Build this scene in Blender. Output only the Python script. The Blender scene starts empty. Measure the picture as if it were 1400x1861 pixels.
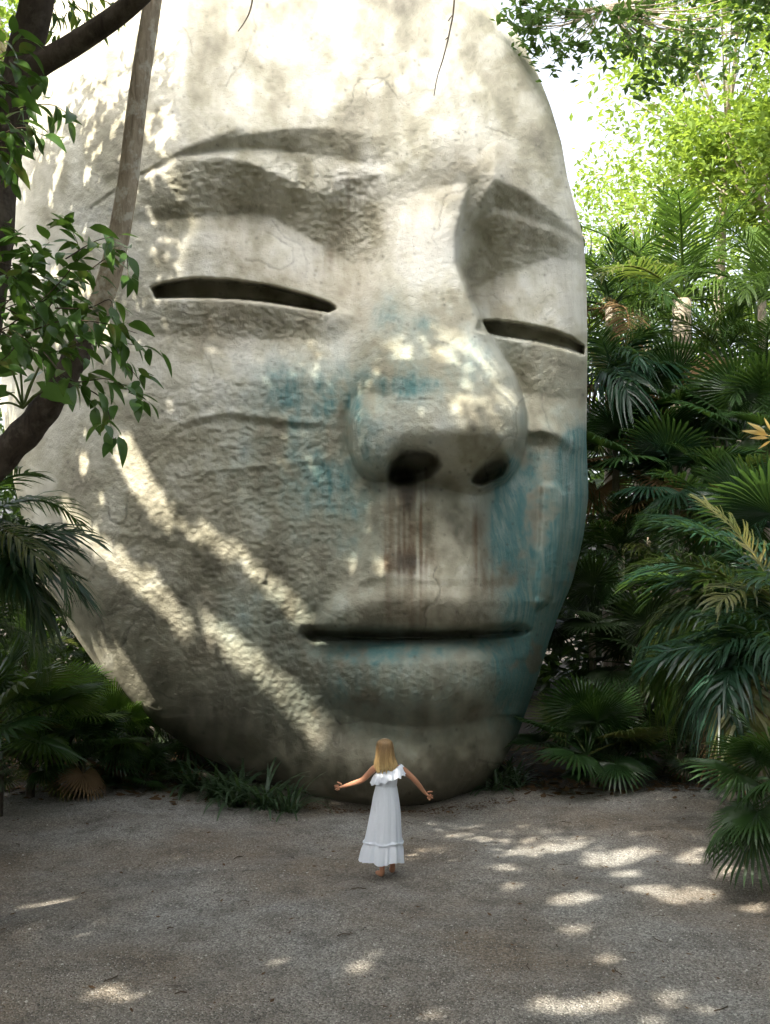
import bpy, math, random
import numpy as np
from mathutils import Vector, Matrix

rng = np.random.default_rng(11)
random.seed(11)
S = bpy.context.scene

# ------------------------------------------------------------------ camera
CAM_H, FPX, HORIZON = 3.0, 1900.0, 1035.0          # metres, focal length and horizon in plan units (photo 1400 x 1861)
cam_data = bpy.data.cameras.new('camera')
cam_data.sensor_width = cam_data.sensor_height = 36
cam_data.sensor_fit = 'AUTO'
cam_data.lens = 36 * FPX / 1861
cam_data.shift_y = (HORIZON - 930.5) / 1861
cam_data.clip_end = 3000
cam = bpy.data.objects.new('camera', cam_data)
cam.location = (0, 0, CAM_H)
cam.rotation_euler = (math.radians(90), 0, 0)
S.collection.objects.link(cam)
S.camera = cam

# ------------------------------------------------------------------ sky, sun, exposure
SUN = Vector((-0.44, -0.52, 0.73)).normalized()    # from the ground towards the sun
w = bpy.data.worlds.new('World'); S.world = w; w.use_nodes = True
nt = w.node_tree
sky = nt.nodes.new('ShaderNodeTexSky'); sky.sky_type = 'NISHITA'; sky.sun_disc = False
sky.sun_elevation = math.asin(SUN.z); sky.sun_rotation = math.atan2(SUN.x, SUN.y)
sky.air_density = 1.0; sky.dust_density = 6.0; sky.ozone_density = 1.0
bg = nt.nodes['Background']; bg.inputs['Strength'].default_value = 0.15
hs = nt.nodes.new('ShaderNodeHueSaturation'); hs.inputs['Saturation'].default_value = 0.35   # thin bright haze
nt.links.new(sky.outputs[0], hs.inputs['Color']); nt.links.new(hs.outputs[0], bg.inputs['Color'])
sun_data = bpy.data.lights.new('sun', 'SUN'); sun_data.energy = 3.3
sun_data.angle = math.radians(0.55); sun_data.color = (1.0, 0.93, 0.80)
sun = bpy.data.objects.new('sun', sun_data)
sun.rotation_euler = SUN.to_track_quat('Z', 'Y').to_euler(); sun.location = SUN * 60
S.collection.objects.link(sun)
S.view_settings.view_transform = 'Standard'; S.view_settings.look = 'None'
S.view_settings.exposure = 2.0; S.view_settings.gamma = 1.0
S.view_settings.use_curve_mapping = False
S.cycles.max_bounces = 5; S.cycles.diffuse_bounces = 3; S.cycles.glossy_bounces = 1
S.cycles.transmission_bounces = 4; S.cycles.transparent_max_bounces = 8
S.cycles.use_denoising = True; S.cycles.use_adaptive_sampling = True; S.cycles.adaptive_threshold = 0.025

# ------------------------------------------------------------------ helpers
def at(x, y, Y):
    """a point of the photo plan at distance Y from the viewer -> metres"""
    return Vector(((x - 700) * Y / FPX, Y, CAM_H + (HORIZON - y) * Y / FPX))

def ground_y(y):
    return FPX * CAM_H / (y - HORIZON)

def mesh_np(name, verts, faces_flat, sizes, mat=None, smooth=True, attrs=None):
    me = bpy.data.meshes.new(name)
    verts = np.asarray(verts, dtype=np.float32).reshape(-1, 3)
    faces_flat = np.asarray(faces_flat, dtype=np.int32).ravel()
    sizes = np.asarray(sizes, dtype=np.int32)
    me.vertices.add(len(verts)); me.vertices.foreach_set('co', verts.ravel())
    me.loops.add(len(faces_flat)); me.loops.foreach_set('vertex_index', faces_flat)
    me.polygons.add(len(sizes))
    starts = np.concatenate(([0], np.cumsum(sizes)[:-1])).astype(np.int32)
    me.polygons.foreach_set('loop_start', starts)
    me.polygons.foreach_set('use_smooth', np.full(len(sizes), bool(smooth)))
    if attrs:
        for k, v in attrs.items():
            a = me.attributes.new(k, 'FLOAT', 'POINT'); a.data.foreach_set('value', np.asarray(v, dtype=np.float32))
    me.update(calc_edges=True); me.validate()
    if mat: me.materials.append(mat)
    return me

def link(name, data, parent=None, loc=None, rot=None, scale=None):
    o = bpy.data.objects.new(name, data)
    S.collection.objects.link(o)
    if parent: o.parent = parent
    if loc is not None: o.location = loc
    if rot is not None: o.rotation_euler = rot
    if scale is not None: o.scale = scale if hasattr(scale, '__len__') else (scale,) * 3
    return o

def tag(o, label, cat, group=None):
    o['label'] = label; o['category'] = cat
    if group: o['group'] = group
    return o

def thing(name, label, cat, loc=(0, 0, 0), group=None):
    return tag(link(name, None, loc=loc), label, cat, group)

class MB:
    """collects geometry for one mesh"""
    def __init__(s): s.v = []; s.f = []; s.n = []; s.k = 0; s.a = []
    def add(s, verts, faces, val=None):
        verts = np.asarray(verts, dtype=np.float64).reshape(-1, 3)
        for f in faces: s.f.extend([i + s.k for i in f]); s.n.append(len(f))
        s.v.append(verts); s.k += len(verts)
        s.a.append(np.full(len(verts), 0.5 if val is None else val))
    def tube(s, pts, rad, n=8, cap=True, val=None):
        pts = [Vector(p) for p in pts]; m = len(pts)
        rad = [rad] * m if not hasattr(rad, '__len__') else list(rad)
        vs = []; ref = None
        for i in range(m):
            d = (pts[min(i + 1, m - 1)] - pts[max(i - 1, 0)]).normalized()
            if ref is None: ref = Vector((1, 0, 0)) if abs(d.x) < 0.9 else Vector((0, 1, 0))
            u = (ref - d * ref.dot(d)).normalized(); ref = u; q = d.cross(u)
            for k in range(n):
                t = 2 * math.pi * k / n
                vs.append(pts[i] + (u * math.cos(t) + q * math.sin(t)) * rad[i])
        fs = [(i * n + k, i * n + (k + 1) % n, (i + 1) * n + (k + 1) % n, (i + 1) * n + k) for i in range(m - 1) for k in range(n)]
        if cap: fs += [tuple(range(n))[::-1], tuple((m - 1) * n + k for k in range(n))]
        s.add([tuple(p) for p in vs], fs, val)
    def mesh(s, name, mat, smooth=True):
        return mesh_np(name, np.concatenate(s.v), s.f, s.n, mat, smooth, {'tint': np.concatenate(s.a)})

def smooth_path(pts, n=10):
    """Catmull-Rom through points (with extra per-point values allowed)"""
    P = np.array([list(p) for p in pts], float)
    P = np.vstack([2 * P[0] - P[1], P, 2 * P[-1] - P[-2]])
    out = []
    for i in range(1, len(P) - 2):
        for t in np.linspace(0, 1, n, endpoint=False):
            a, b, c, d = P[i - 1], P[i], P[i + 1], P[i + 2]
            out.append(0.5 * (2 * b + (c - a) * t + (2 * a - 5 * b + 4 * c - d) * t * t + (3 * b - a - 3 * c + d) * t ** 3))
    out.append(P[-2])
    return np.array(out)

# node helpers
class Mat:
    def __init__(s, name):
        s.m = bpy.data.materials.new(name); s.m.use_nodes = True
        s.t = s.m.node_tree; s.b = s.t.nodes['Principled BSDF']; s.out = s.t.nodes['Material Output']
    def n(s, typ, **kw):
        nd = s.t.nodes.new('ShaderNode' + typ)
        for k, v in kw.items():
            if k.startswith('i_'):
                key = k[2:].replace('_', ' ')
                nd.inputs[int(key) if key.isdigit() else key].default_value = v
            else: setattr(nd, k, v)
        return nd
    def l(s, a, b): s.t.links.new(a, b)
    def attr(s, name): return s.n('Attribute', attribute_name=name).outputs['Fac']
    def noise(s, scale, detail=4, rough=0.55, vec=None, dist=0.0):
        nd = s.n('TexNoise'); nd.inputs['Scale'].default_value = scale; nd.inputs['Detail'].default_value = detail
        nd.inputs['Roughness'].default_value = rough; nd.inputs['Distortion'].default_value = dist
        if vec is not None: s.l(vec, nd.inputs['Vector'])
        return nd.outputs['Fac']
    def coords(s, scale=(1, 1, 1), kind='Object'):
        tc = s.n('TexCoord'); mp = s.n('Mapping'); mp.inputs['Scale'].default_value = scale
        s.l(tc.outputs[kind], mp.inputs['Vector']); return mp.outputs['Vector']
    def ramp(s, fac, stops):
        r = s.n('ValToRGB'); el = r.color_ramp.elements
        while len(el) < len(stops): el.new(0.5)
        for e, (p, c) in zip(el, stops):
            e.position = p; e.color = (c, c, c, 1) if not hasattr(c, '__len__') else (*c, 1)
        s.l(fac, r.inputs['Fac']); return r.outputs['Color']
    def math(s, op, a, b=None):
        nd = s.n('Math', operation=op)
        for i, x in enumerate((a, b)):
            if x is None: continue
            if isinstance(x, (int, float)): nd.inputs[i].default_value = x
            else: s.l(x, nd.inputs[i])
        return nd.outputs[0]
    def mix(s, fac, a, b, blend='MIX'):
        nd = s.n('Mix', data_type='RGBA', blend_type=blend)
        for sock, x in ((nd.inputs[0], fac), (nd.inputs[6], a), (nd.inputs[7], b)):
            if isinstance(x, (int, float)): sock.default_value = x
            elif isinstance(x, tuple): sock.default_value = (*x, 1)
            else: s.l(x, sock)
        return nd.outputs[2]
    def bump(s, height, strength, dist, normal=None):
        nd = s.n('Bump'); nd.inputs['Strength'].default_value = strength; nd.inputs['Distance'].default_value = dist
        s.l(height, nd.inputs['Height'])
        if normal is not None: s.l(normal, nd.inputs['Normal'])
        return nd.outputs['Normal']
# ================================================================== the great stone head
# relief drawn as a depth map over the frontal plan (2 plan units per cell); every cell becomes a point in metres
X0, Y0p, STEP = -40, -240, 2
GX = np.arange(X0, 1090, STEP, dtype=float); GY = np.arange(Y0p, 1482, STEP, dtype=float)
PX, PY = np.meshgrid(GX, GY)

def blur(a, sig):
    """gaussian, sig in plan units"""
    s = sig / STEP; r = max(1, int(3 * s)); k = np.exp(-0.5 * (np.arange(-r, r + 1) / s) ** 2); k /= k.sum()
    def one(b, ax):
        b = np.moveaxis(b, ax, 0); p = np.concatenate([np.repeat(b[:1], r, 0), b, np.repeat(b[-1:], r, 0)])
        o = sum(k[i] * p[i:i + len(b)] for i in range(2 * r + 1)); return np.moveaxis(o, 0, ax)
    return one(one(a, 0), 1)

def inside(poly):
    m = np.zeros(PX.shape, bool); n = len(poly)
    for i in range(n):
        x1, y1 = poly[i]; x2, y2 = poly[(i + 1) % n]
        if y1 == y2: continue
        c = (PY < y1) != (PY < y2)
        m ^= c & (PX < (x2 - x1) * (PY - y1) / (y2 - y1) + x1)
    return m

def soft_poly(poly, sig): return blur(inside(poly).astype(float), sig)

def line_dist(poly):
    d = np.full(PX.shape, 1e9); T = np.zeros(PX.shape); L = 0
    seg = [math.dist(poly[i], poly[i + 1]) for i in range(len(poly) - 1)]; tot = sum(seg)
    for i in range(len(poly) - 1):
        ax, ay = poly[i]; bx, by = poly[i + 1]
        t = np.clip(((PX - ax) * (bx - ax) + (PY - ay) * (by - ay)) / seg[i] ** 2, 0, 1)
        q = np.hypot(PX - ax - t * (bx - ax), PY - ay - t * (by - ay))
        c = q < d; d[c] = q[c]; T[c] = ((L + t * seg[i]) / tot)[c]; L += seg[i]
    return d, T

def stroke(poly, width, amp, taper=True):
    d, t = line_dist(poly)
    a = amp * np.exp(-(d / width) ** 2)
    e = np.clip(np.minimum(t, 1 - t) * 3.5, 0, 1); return a * e * e * (3 - 2 * e) if taper else a

def lattice(w, h, seed):
    r = np.random.default_rng(seed)
    x = (PX - X0) / w; y = (PY - Y0p) / h; g = r.random((int(y.max()) + 3, int(x.max()) + 3))
    xi = x.astype(int); yi = y.astype(int); fx = x - xi; fy = y - yi
    fx = fx * fx * (3 - 2 * fx); fy = fy * fy * (3 - 2 * fy)
    return ((g[yi, xi] * (1 - fx) + g[yi, xi + 1] * fx) * (1 - fy) + (g[yi + 1, xi] * (1 - fx) + g[yi + 1, xi + 1] * fx) * fy) * 2 - 1

def fbm(w, h, seed, oct=4, gain=0.55):
    a = 1.0; o = 0; 
    for i in range(oct):
        if min(w, h) < 3: break
        o = o + a * lattice(w, h, seed + i); w /= 2; h /= 2; a *= gain
    return o

def smin(a, b, k):
    h = np.clip(0.5 + 0.5 * (b - a) / k, 0, 1)
    return b * (1 - h) + a * h - k * h * (1 - h)

def columns(xs, curves, fade):
    """relief from level curves: curves = [(ys over xs, offsets over xs)], straight between them, faded at the ends"""
    x = np.clip(GX, xs[0], xs[-1]); Ys = []; Ds = []
    for ys, ds in curves:
        Ys.append(np.interp(x, xs, ys)); Ds.append(np.interp(x, xs, ds) if hasattr(ds, '__len__') else np.full(x.shape, ds))
    out = np.zeros(PX.shape)
    for j in range(len(GX)):
        out[:, j] = np.interp(GY, [c[j] for c in Ys], [c[j] for c in Ds], left=Ds[0][j], right=Ds[-1][j])
    wgt = np.clip((GX - (xs[0] - fade[0])) / fade[0], 0, 1) * np.clip((xs[-1] + fade[1] - GX) / fade[1], 0, 1)
    wgt = wgt * wgt * (3 - 2 * wgt)
    return out * wgt[None, :]

# outline of the head
SIL_R = [(-230, 430), (-222, 520), (-200, 610), (-150, 720), (-80, 818), (0, 890), (60, 942), (130, 976), (190, 1000), (260, 1021), (320, 1031), (380, 1047), (430, 1060), (500, 1066), (640, 1068), (800, 1066), (900, 1070), (980, 1060), (1060, 1040), (1110, 1018), (1160, 1000), (1240, 975), (1340, 940), (1400, 905), (1430, 880), (1455, 830), (1468, 770), (1474, 700)]
SIL_L = [(-230, 420), (-222, 330), (-200, 260), (-150, 190), (-80, 135), (0, 100), (60, 82), (120, 58), (200, 25), (300, 5), (450, -5), (600, -8), (700, -5), (850, 20), (950, 42), (1040, 58), (1080, 85), (1120, 112), (1160, 140), (1220, 182), (1300, 262), (1365, 350), (1420, 470), (1450, 560), (1465, 615), (1474, 690)]
sil_poly = [(x, y) for y, x in SIL_R] + [(x, y) for y, x in SIL_L[::-1]]

# broad masses: thin-plate surface through sounding points (plan x, plan y, distance)
M = np.array([(420,-230,15.3),(250,-150,15.2),(600,-150,14.9),(800,-60,14.9),(110,0,15.6),(300,0,14.0),(500,0,13.6),(700,0,13.7),(880,0,14.8),
 (50,150,15.8),(150,150,14.6),(300,150,13.4),(500,150,13.1),(700,150,13.1),(850,150,13.55),(980,150,14.7),
 (10,280,15.9),(120,280,14.6),(300,280,13.15),(450,270,12.9),(600,270,12.85),(760,270,12.85),(880,290,13.2),(1020,290,14.4),
 (0,400,15.9),(120,400,14.55),(250,400,13.3),(440,400,13.0),(620,400,13.0),(760,400,12.95),(870,400,13.5),(960,420,14.0),(1058,420,14.8),
 (0,540,15.9),(120,540,14.5),(240,540,13.4),(440,540,12.95),(600,540,13.0),(760,540,13.0),(880,560,13.7),(970,600,14.1),(1062,600,14.8),
 (20,700,15.7),(120,700,14.4),(220,700,13.4),(400,700,12.85),(600,700,12.9),(760,700,12.9),(900,700,13.6),(1000,700,14.2),(1062,700,14.8),
 (40,850,15.5),(105,850,14.4),(230,850,13.2),(400,850,12.8),(600,850,12.85),(760,880,12.8),(900,900,13.4),(1000,850,14.1),(1062,850,14.8),
 (55,1000,15.3),(110,1000,14.4),(260,1000,13.15),(450,1000,12.8),(600,1000,12.75),(760,1000,12.65),(900,1000,13.0),(980,1000,13.8),(1050,1000,14.7),
 (140,1150,14.5),(250,1150,13.5),(400,1150,12.95),(550,1150,12.8),(760,1150,12.65),(900,1150,12.95),(990,1150,14.0),
 (270,1300,14.1),(400,1300,13.3),(550,1300,12.95),(760,1300,12.75),(880,1300,13.15),(950,1300,13.9),
 (360,1370,14.2),(500,1420,13.5),(650,1450,13.0),(760,1455,13.0),(860,1430,13.5)], float)
def tps(M, px, py, lam=1e-4):
    s = 400.0; A = M[:, :2] / s; n = len(A)
    U = lambda r2: np.where(r2 > 1e-12, r2 * np.log(np.maximum(r2, 1e-12)), 0)
    K = U(((A[:, None] - A[None]) ** 2).sum(-1)) + lam * np.eye(n)
    P = np.c_[np.ones(n), A]; L = np.zeros((n + 3, n + 3)); L[:n, :n] = K; L[:n, n:] = P; L[n:, :n] = P.T
    c = np.linalg.solve(L, np.r_[M[:, 2], np.zeros(3)])
    x = px / s; y = py / s; out = c[n] + c[n + 1] * x + c[n + 2] * y
    for i in range(n): out = out + c[i] * U((x - A[i, 0]) ** 2 + (y - A[i, 1]) ** 2)
    return out
DM = tps(M, PX, PY, 3e-3)
# rounding towards the outline
edge_d, _ = line_dist(sil_poly + sil_poly[:1])
wid = np.interp(PX, [0, 300, 700, 1000], [75, 120, 120, 62]); wid = np.where(PY > 1300, 110, wid)
wid = wid + np.clip(-PY, 0, 240) * 0.7
q = np.clip(1 - edge_d / wid, 0, 1)
RND = np.interp(PX, [0, 300, 900, 1070], [0.9, 1.0, 0.9, 0.75])
DM = DM + RND * (1 - np.sqrt(np.clip(1 - q * q, 0, 1)))
FACE0 = DM.copy()

# brow, sockets, eyelids (viewer's left)
R = np.zeros(PX.shape)
xs = [130, 200, 250, 330, 400, 450, 500, 560, 600, 640, 690]
R += columns(xs, [
    ([250, 230, 200, 165, 150, 150, 150, 150, 150, 150, 150], 0.0),
    ([385, 340, 312, 274, 254, 242, 236, 231, 232, 236, 250], [-.01, -.03, -.05, -.11, -.13, -.13, -.13, -.12, -.11, -.09, -.05]),
    ([390, 346, 322, 284, 272, 270, 273, 281, 286, 294, 300], [-.01, -.03, -.05, -.08, .00, .03, .05, .07, .07, .06, .04]),
    ([396, 352, 330, 292, 284, 293, 316, 346, 352, 326, 314], [.00, -.03, -.06, -.10, -.08, -.05, -.03, -.01, .0, .0, .0]),
    ([410, 405, 402, 398, 392, 386, 396, 430, 458, 478, 480], [.03, .08, .15, .24, .30, .32, .32, .31, .29, .24, .12]),
    ([480, 470, 462, 455, 448, 444, 450, 478, 505, 528, 540], [.02, .05, .08, .12, .15, .16, .17, .18, .18, .15, .06]),
    ([545, 532, 525, 509, 507, 511, 521, 537, 552, 565, 570], [.02, .03, .05, .07, .08, .08, .08, .10, .12, .10, .03]),
    ([556, 552, 549, 546, 548, 551, 556, 564, 570, 574, 580], [.02, .03, .04, .02, .00, .00, .00, .03, .06, .06, .02]),
    ([620, 615, 612, 608, 610, 614, 616, 614, 612, 612, 615], [.02, .08, .13, .17, .18, .18, .18, .15, .10, .05, .02]),
    ([690, 690, 690, 690, 690, 690, 690, 690, 690, 690, 690], 0.0)], (70, 45))
# right brow, socket, eyelid
R += columns([835, 870, 900, 950, 1000, 1062], [
    ([300, 280, 250, 270, 300, 340], 0.0),
    ([440, 372, 326, 346, 380, 434], [-.05, -.12, -.20, -.22, -.20, -.12]),
    ([455, 398, 375, 392, 410, 440], [.10, .10, .06, .04, .02, .0]),
    ([462, 408, 386, 403, 420, 448], [.10, .06, .0, -.02, -.02, .0]),
    ([535, 522, 503, 488, 468, 476], [.34, .36, .34, .30, .24, .14]),
    ([565, 560, 545, 535, 530, 545], [.24, .22, .18, .15, .14, .09]),
    ([585, 583, 583, 591, 602, 628], [.16, .15, .12, .10, .10, .08]),
    ([606, 606, 610, 619, 630, 650], [.12, .10, .04, .02, .02, .02]),
    ([700, 705, 712, 715, 720, 730], [.25, .26, .28, .28, .26, .15]),
    ([775, 775, 775, 780, 785, 800], [.10, .08, .03, .0, .0, .0]),
    ([800, 800, 802, 806, 815, 830], [.16, .16, .14, .12, .10, .06]),
    ([1000, 1000, 1000, 1000, 1000, 1000], 0.06)], (45, 30))
R = blur(R, 2.2)
# forehead planes
R += -0.07 * soft_poly([(205, 215), (350, 155), (450, 232), (330, 275), (180, 330)], 5) * 1.0
R += stroke([(440, 225), (560, 205), (680, 165), (760, 150), (880, 170), (960, 230), (1030, 300)], 26, -0.05)
R += stroke([(150, 385), (240, 318), (330, 276)], 6, -0.025)
R += stroke([(140, 398), (235, 330), (310, 292)], 4, 0.035)
R += stroke([(930, 30), (985, 120), (1010, 190)], 18, 0.05)
# the frown block beside the bridge
R += 0.07 * soft_poly([(590, 340), (690, 310), (700, 420), (650, 480), (600, 460)], 12)
# cheeks: old lift lines of the render coat
R += stroke([(285, 790), (350, 764), (420, 748), (470, 757), (540, 766), (640, 772)], 8, -0.032)
R += stroke([(285, 800), (350, 775), (420, 760), (470, 769), (540, 777), (640, 783)], 8, 0.025)
R += stroke([(300, 862), (440, 850), (600, 832), (640, 838)], 6, -0.025)
R += stroke([(330, 620), (450, 640), (560, 640)], 10, 0.02)
R += stroke([(120, 955), (240, 972), (400, 990)], 9, -0.02)
R += stroke([(560, 640), (660, 600), (690, 560)], 24, 0.06)
R += stroke([(600, 1060), (690, 1050), (900, 1056)], 8, -0.015)
# right cheek chips
R += -0.13 * soft_poly([(985, 882), (1012, 880), (1030, 902), (1024, 960), (1004, 1085), (975, 1110), (980, 1000)], 3)
R += stroke([(950, 790), (985, 778), (1015, 790), (1062, 830)], 11, -0.10)
R += 0.10 * soft_poly([(945, 830), (990, 825), (985, 1000), (960, 1090), (905, 1010), (900, 930)], 14)
R += stroke([(940, 1092), (1010, 1096), (1045, 1060)], 6, -0.03)
# muzzle and lips
muz = soft_poly([(690, 880), (884, 896), (871, 962), (893, 1034), (950, 1088), (951, 1152), (560, 1156), (596, 1112), (640, 1060), (676, 960)], 9)
R += -0.22 * muz
R += -0.10 * soft_poly([(560, 1150), (612, 1092), (700, 1076), (940, 1076), (951, 1150)], 10)
R += stroke([(770, 905), (765, 980), (770, 1060)], 40, 0.07)
mouth = [(556, 1149), (620, 1153), (700, 1156), (800, 1155), (900, 1149), (951, 1144)]
md, mt = line_dist(mouth); prof = np.clip(np.minimum(mt, 1 - mt) * 16 + 0.25, 0, 1)
sd = PY - np.interp(PX, [p[0] for p in mouth], [p[1] for p in mouth])
inx = (PX > 545) & (PX < 962)
endf = np.clip((PX - 535) / 45, 0, 1) * np.clip((978 - PX) / 40, 0, 1); endf = endf * endf * (3 - 2 * endf)
R += endf * np.where(sd < 0, 0.20 * np.clip(1 + sd / 62, 0, 1) ** 1.6, 0.42 * np.clip(1 - sd / 50, 0, 1) ** 1.2)
SLIT = -0.0 + 0.42 * prof * np.exp(-(np.clip(md - 4, 0, None) / 6.0) ** 2)
el = lambda cx, cy, rx, ry: np.clip(1 - ((PX - cx) / rx) ** 2 - ((PY - cy) / ry) ** 2, 0, 1)
R += -0.54 * np.sqrt(blur(el(768, 1236, 172, 78), 6))
R += stroke([(540, 1268), (640, 1304), (770, 1324), (880, 1302), (935, 1235)], 26, 0.17)
R += -0.14 * blur(el(750, 1405, 230, 85), 10)
FACE = DM + R

# nose: bridge, tip and wings as their own masses
ny = [300, 360, 430, 480, 560, 620, 680, 730, 790, 830, 870, 900, 930]
cx = np.interp(GY, ny, [785, 778, 768, 768, 782, 797, 810, 815, 812, 806, 800, 792, 786])
xl = np.interp(GY, ny, [690, 690, 680, 676, 648, 624, 620, 632, 650, 668, 690, 716, 735])
xr = np.interp(GY, ny, [868, 850, 832, 833, 864, 892, 931, 949, 950, 944, 924, 892, 872])
yr = np.interp(GY, ny, [13.20, 12.85, 12.66, 12.53, 12.34, 12.21, 12.09, 12.00, 11.94, 12.14, 12.46, 12.72, 12.98])
bl = np.interp(GY, ny, [12.95, 13.0, 13.08, 13.12, 13.12, 13.08, 13.05, 13.0, 13.0, 13.0, 13.0, 13.0, 13.1])
br = np.interp(GY, ny, [13.3, 13.6, 13.9, 14.1, 14.2, 14.2, 14.2, 14.1, 14.0, 13.9, 13.7, 13.5, 13.3])
u = np.where(PX < cx[:, None], (cx[:, None] - PX) / (cx - xl)[:, None], (PX - cx[:, None]) / (xr - cx)[:, None])
uc = np.clip(u, 0, 1.15)
pw = np.interp(GY, [300, 560, 660, 900], [1.7, 2.0, 2.2, 2.2])[:, None]; pl = uc ** pw
NOSE = np.where(PX < cx[:, None], yr[:, None] + (bl - yr)[:, None] * pl, yr[:, None] + 0.10 * uc ** 2 + np.interp(GY, [300, 600, 700, 800], [.06, .14, .85, .95])[:, None] * uc ** 4.5)
NOSE = np.where(u > 1.0, NOSE + (u - 1) * np.where(PX < cx[:, None], 2.0, 40.0), NOSE)
NOSE = np.where((PY < 300) | (PY > 930), 16.0, NOSE)
NOSE = blur(np.minimum(NOSE, 15.0), 2.5)
def ball(cx_, cy_, rx, ry, peak, depth, p=2.0, rot=0.0):
    c, s_ = math.cos(rot), math.sin(rot); dx = PX - cx_; dy = PY - cy_
    r2 = (np.abs((dx * c + dy * s_) / rx) ** p + np.abs((-dx * s_ + dy * c) / ry) ** p)
    return np.where(r2 < 1, peak + depth * (1 - np.sqrt(np.clip(1 - r2, 0, 1))), peak + depth + (r2 - 1) * np.where(dx > 0, 9.0, 2.5))
TIP = ball(815, 770, 136, 80, 12.02, 0.70, 2.8)
WL = ball(693, 793, 60, 88, 12.22, 0.78, 2.4, -0.12)
WR = ball(905, 800, 47, 84, 12.25, 1.4, 2.2, 0.15)
NOSE = smin(smin(NOSE, TIP, 0.18), smin(WL, WR, 0.05), 0.16)
UND = 12.0 + (PY - 795) / 100 * 1.05 + ((PX - 800) / 150) ** 2 * 0.25             # underside plane, rising forwards
UND = UND - 0.7 * np.clip((735 - PX) / 70, 0, 1) - 0.5 * np.clip((PX - 900) / 40, 0, 1)
NOSE = -smin(-NOSE, -(UND - 0.10), 0.30)
front = inside([(600, 300), (960, 300), (960, 935), (600, 935)])
FACE = np.where(front, np.where(PX < cx[:, None] + 20, smin(FACE, NOSE, 0.09), smin(FACE, NOSE, 0.02)), FACE)
FACE += 0.32 * soft_poly([(838, 400), (880, 400), (905, 480), (905, 600), (960, 690), (975, 800), (960, 880), (915, 900), (930, 780), (870, 600), (830, 500)], 16) * (FACE - DM > -0.35)
FACE = blur(FACE, 1.6)
FACE += stroke([(640, 700), (628, 760), (632, 820), (655, 872), (700, 890)], 10, 0.08)
FACE += stroke([(640, 735), (668, 712), (705, 722), (724, 770)], 14, 0.02)
# render coat: trowel marks, lumps, horizontal lifts
rough = 0.35 + 0.9 * soft_poly([(90, 800), (330, 640), (640, 760), (660, 1120), (620, 1330), (350, 1350), (100, 1040)], 60) \
    + 0.8 * soft_poly([(330, 290), (600, 290), (700, 330), (690, 480), (600, 470), (480, 390), (300, 400)], 14) \
    + 0.7 * soft_poly([(270, 548), (610, 560), (600, 625), (280, 620)], 12) + 0.6 * soft_poly([(880, 330), (1060, 440), (1050, 480), (850, 520)], 10) \
    + 0.5 * soft_poly([(885, 610), (1060, 650), (1050, 720), (920, 730)], 12) + 0.4 * soft_poly([(560, 1170), (920, 1170), (900, 1330), (600, 1330)], 20) \
    + 0.5 * soft_poly([(130, 180), (330, 150), (260, 620), (90, 600)], 40)
FACE += 0.035 * fbm(170, 120, 3, 2)
def trowel_marks(n, seed):
    r = np.random.default_rng(seed); A = np.zeros(PX.shape); pr = rough / rough.sum()
    cells = r.choice(PX.size, n, p=pr.ravel())
    for c in cells:
        j, i = divmod(int(c), PX.shape[1]); ang = r.uniform(-1.6, 1.6); L = r.uniform(4, 17); W_ = r.uniform(1.6, 4.2); am = r.normal(0, 1) * min(1.2, rough[j, i])
        h = int(L * 1.3 / STEP) + 3; y0, y1, x0, x1 = max(0, j - h), min(PX.shape[0], j + h), max(0, i - h), min(PX.shape[1], i + h)
        dx = PX[y0:y1, x0:x1] - PX[j, i]; dy = PY[y0:y1, x0:x1] - PY[j, i] + 0.02 * r.normal() * dx * dx
        u_ = dx * math.cos(ang) + dy * math.sin(ang); v_ = -dx * math.sin(ang) + dy * math.cos(ang)
        A[y0:y1, x0:x1] += am * np.exp(-(u_ / L) ** 2 * 1.6) * (np.exp(-(v_ / W_) ** 2) - 0.55 * np.exp(-((v_ - W_ * 1.5) / (W_ * 1.3)) ** 2))
    return A
patchy = np.clip(0.55 + 0.75 * fbm(140, 110, 55, 2), 0.12, 1.4)
FACE += -0.0042 * trowel_marks(8000, 17) - rough * patchy * (0.0045 * (1 - np.abs(fbm(34, 26, 21, 4, 0.62))) + 0.009 * np.maximum(fbm(60, 50, 77, 4), 0))
FACE += 0.008 * fbm(8, 6, 91, 1) * (0.3 + rough)
# openings: eye slits, nostrils, the parted lips
eyeL = [(277, 524), (290, 517), (320, 511), (350, 507), (390, 508), (420, 510), (460, 515), (500, 522), (560, 538), (598, 551), (609, 560), (600, 567), (560, 561), (520, 554), (480, 548), (440, 544), (400, 542), (340, 541), (284, 541)]
eyeR = [(872, 584), (900, 583), (935, 587), (975, 594), (1010, 603), (1040, 614), (1061, 630), (1061, 645), (1030, 634), (980, 622), (920, 613), (880, 604), (868, 598)]
HOLE = 0.75 * soft_poly(eyeL, 1.5) + 0.6 * soft_poly(eyeR, 1.5)
HOLE += 0.85 * soft_poly([(708, 868), (712, 840), (732, 822), (765, 818), (792, 828), (800, 845), (784, 862), (752, 874), (724, 880)], 4)
HOLE += 0.7 * soft_poly([(858, 872), (872, 850), (895, 834), (915, 830), (922, 840), (916, 860), (895, 872), (870, 880)], 3.5)
FACE += HOLE * (PX > 0) + SLIT

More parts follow.
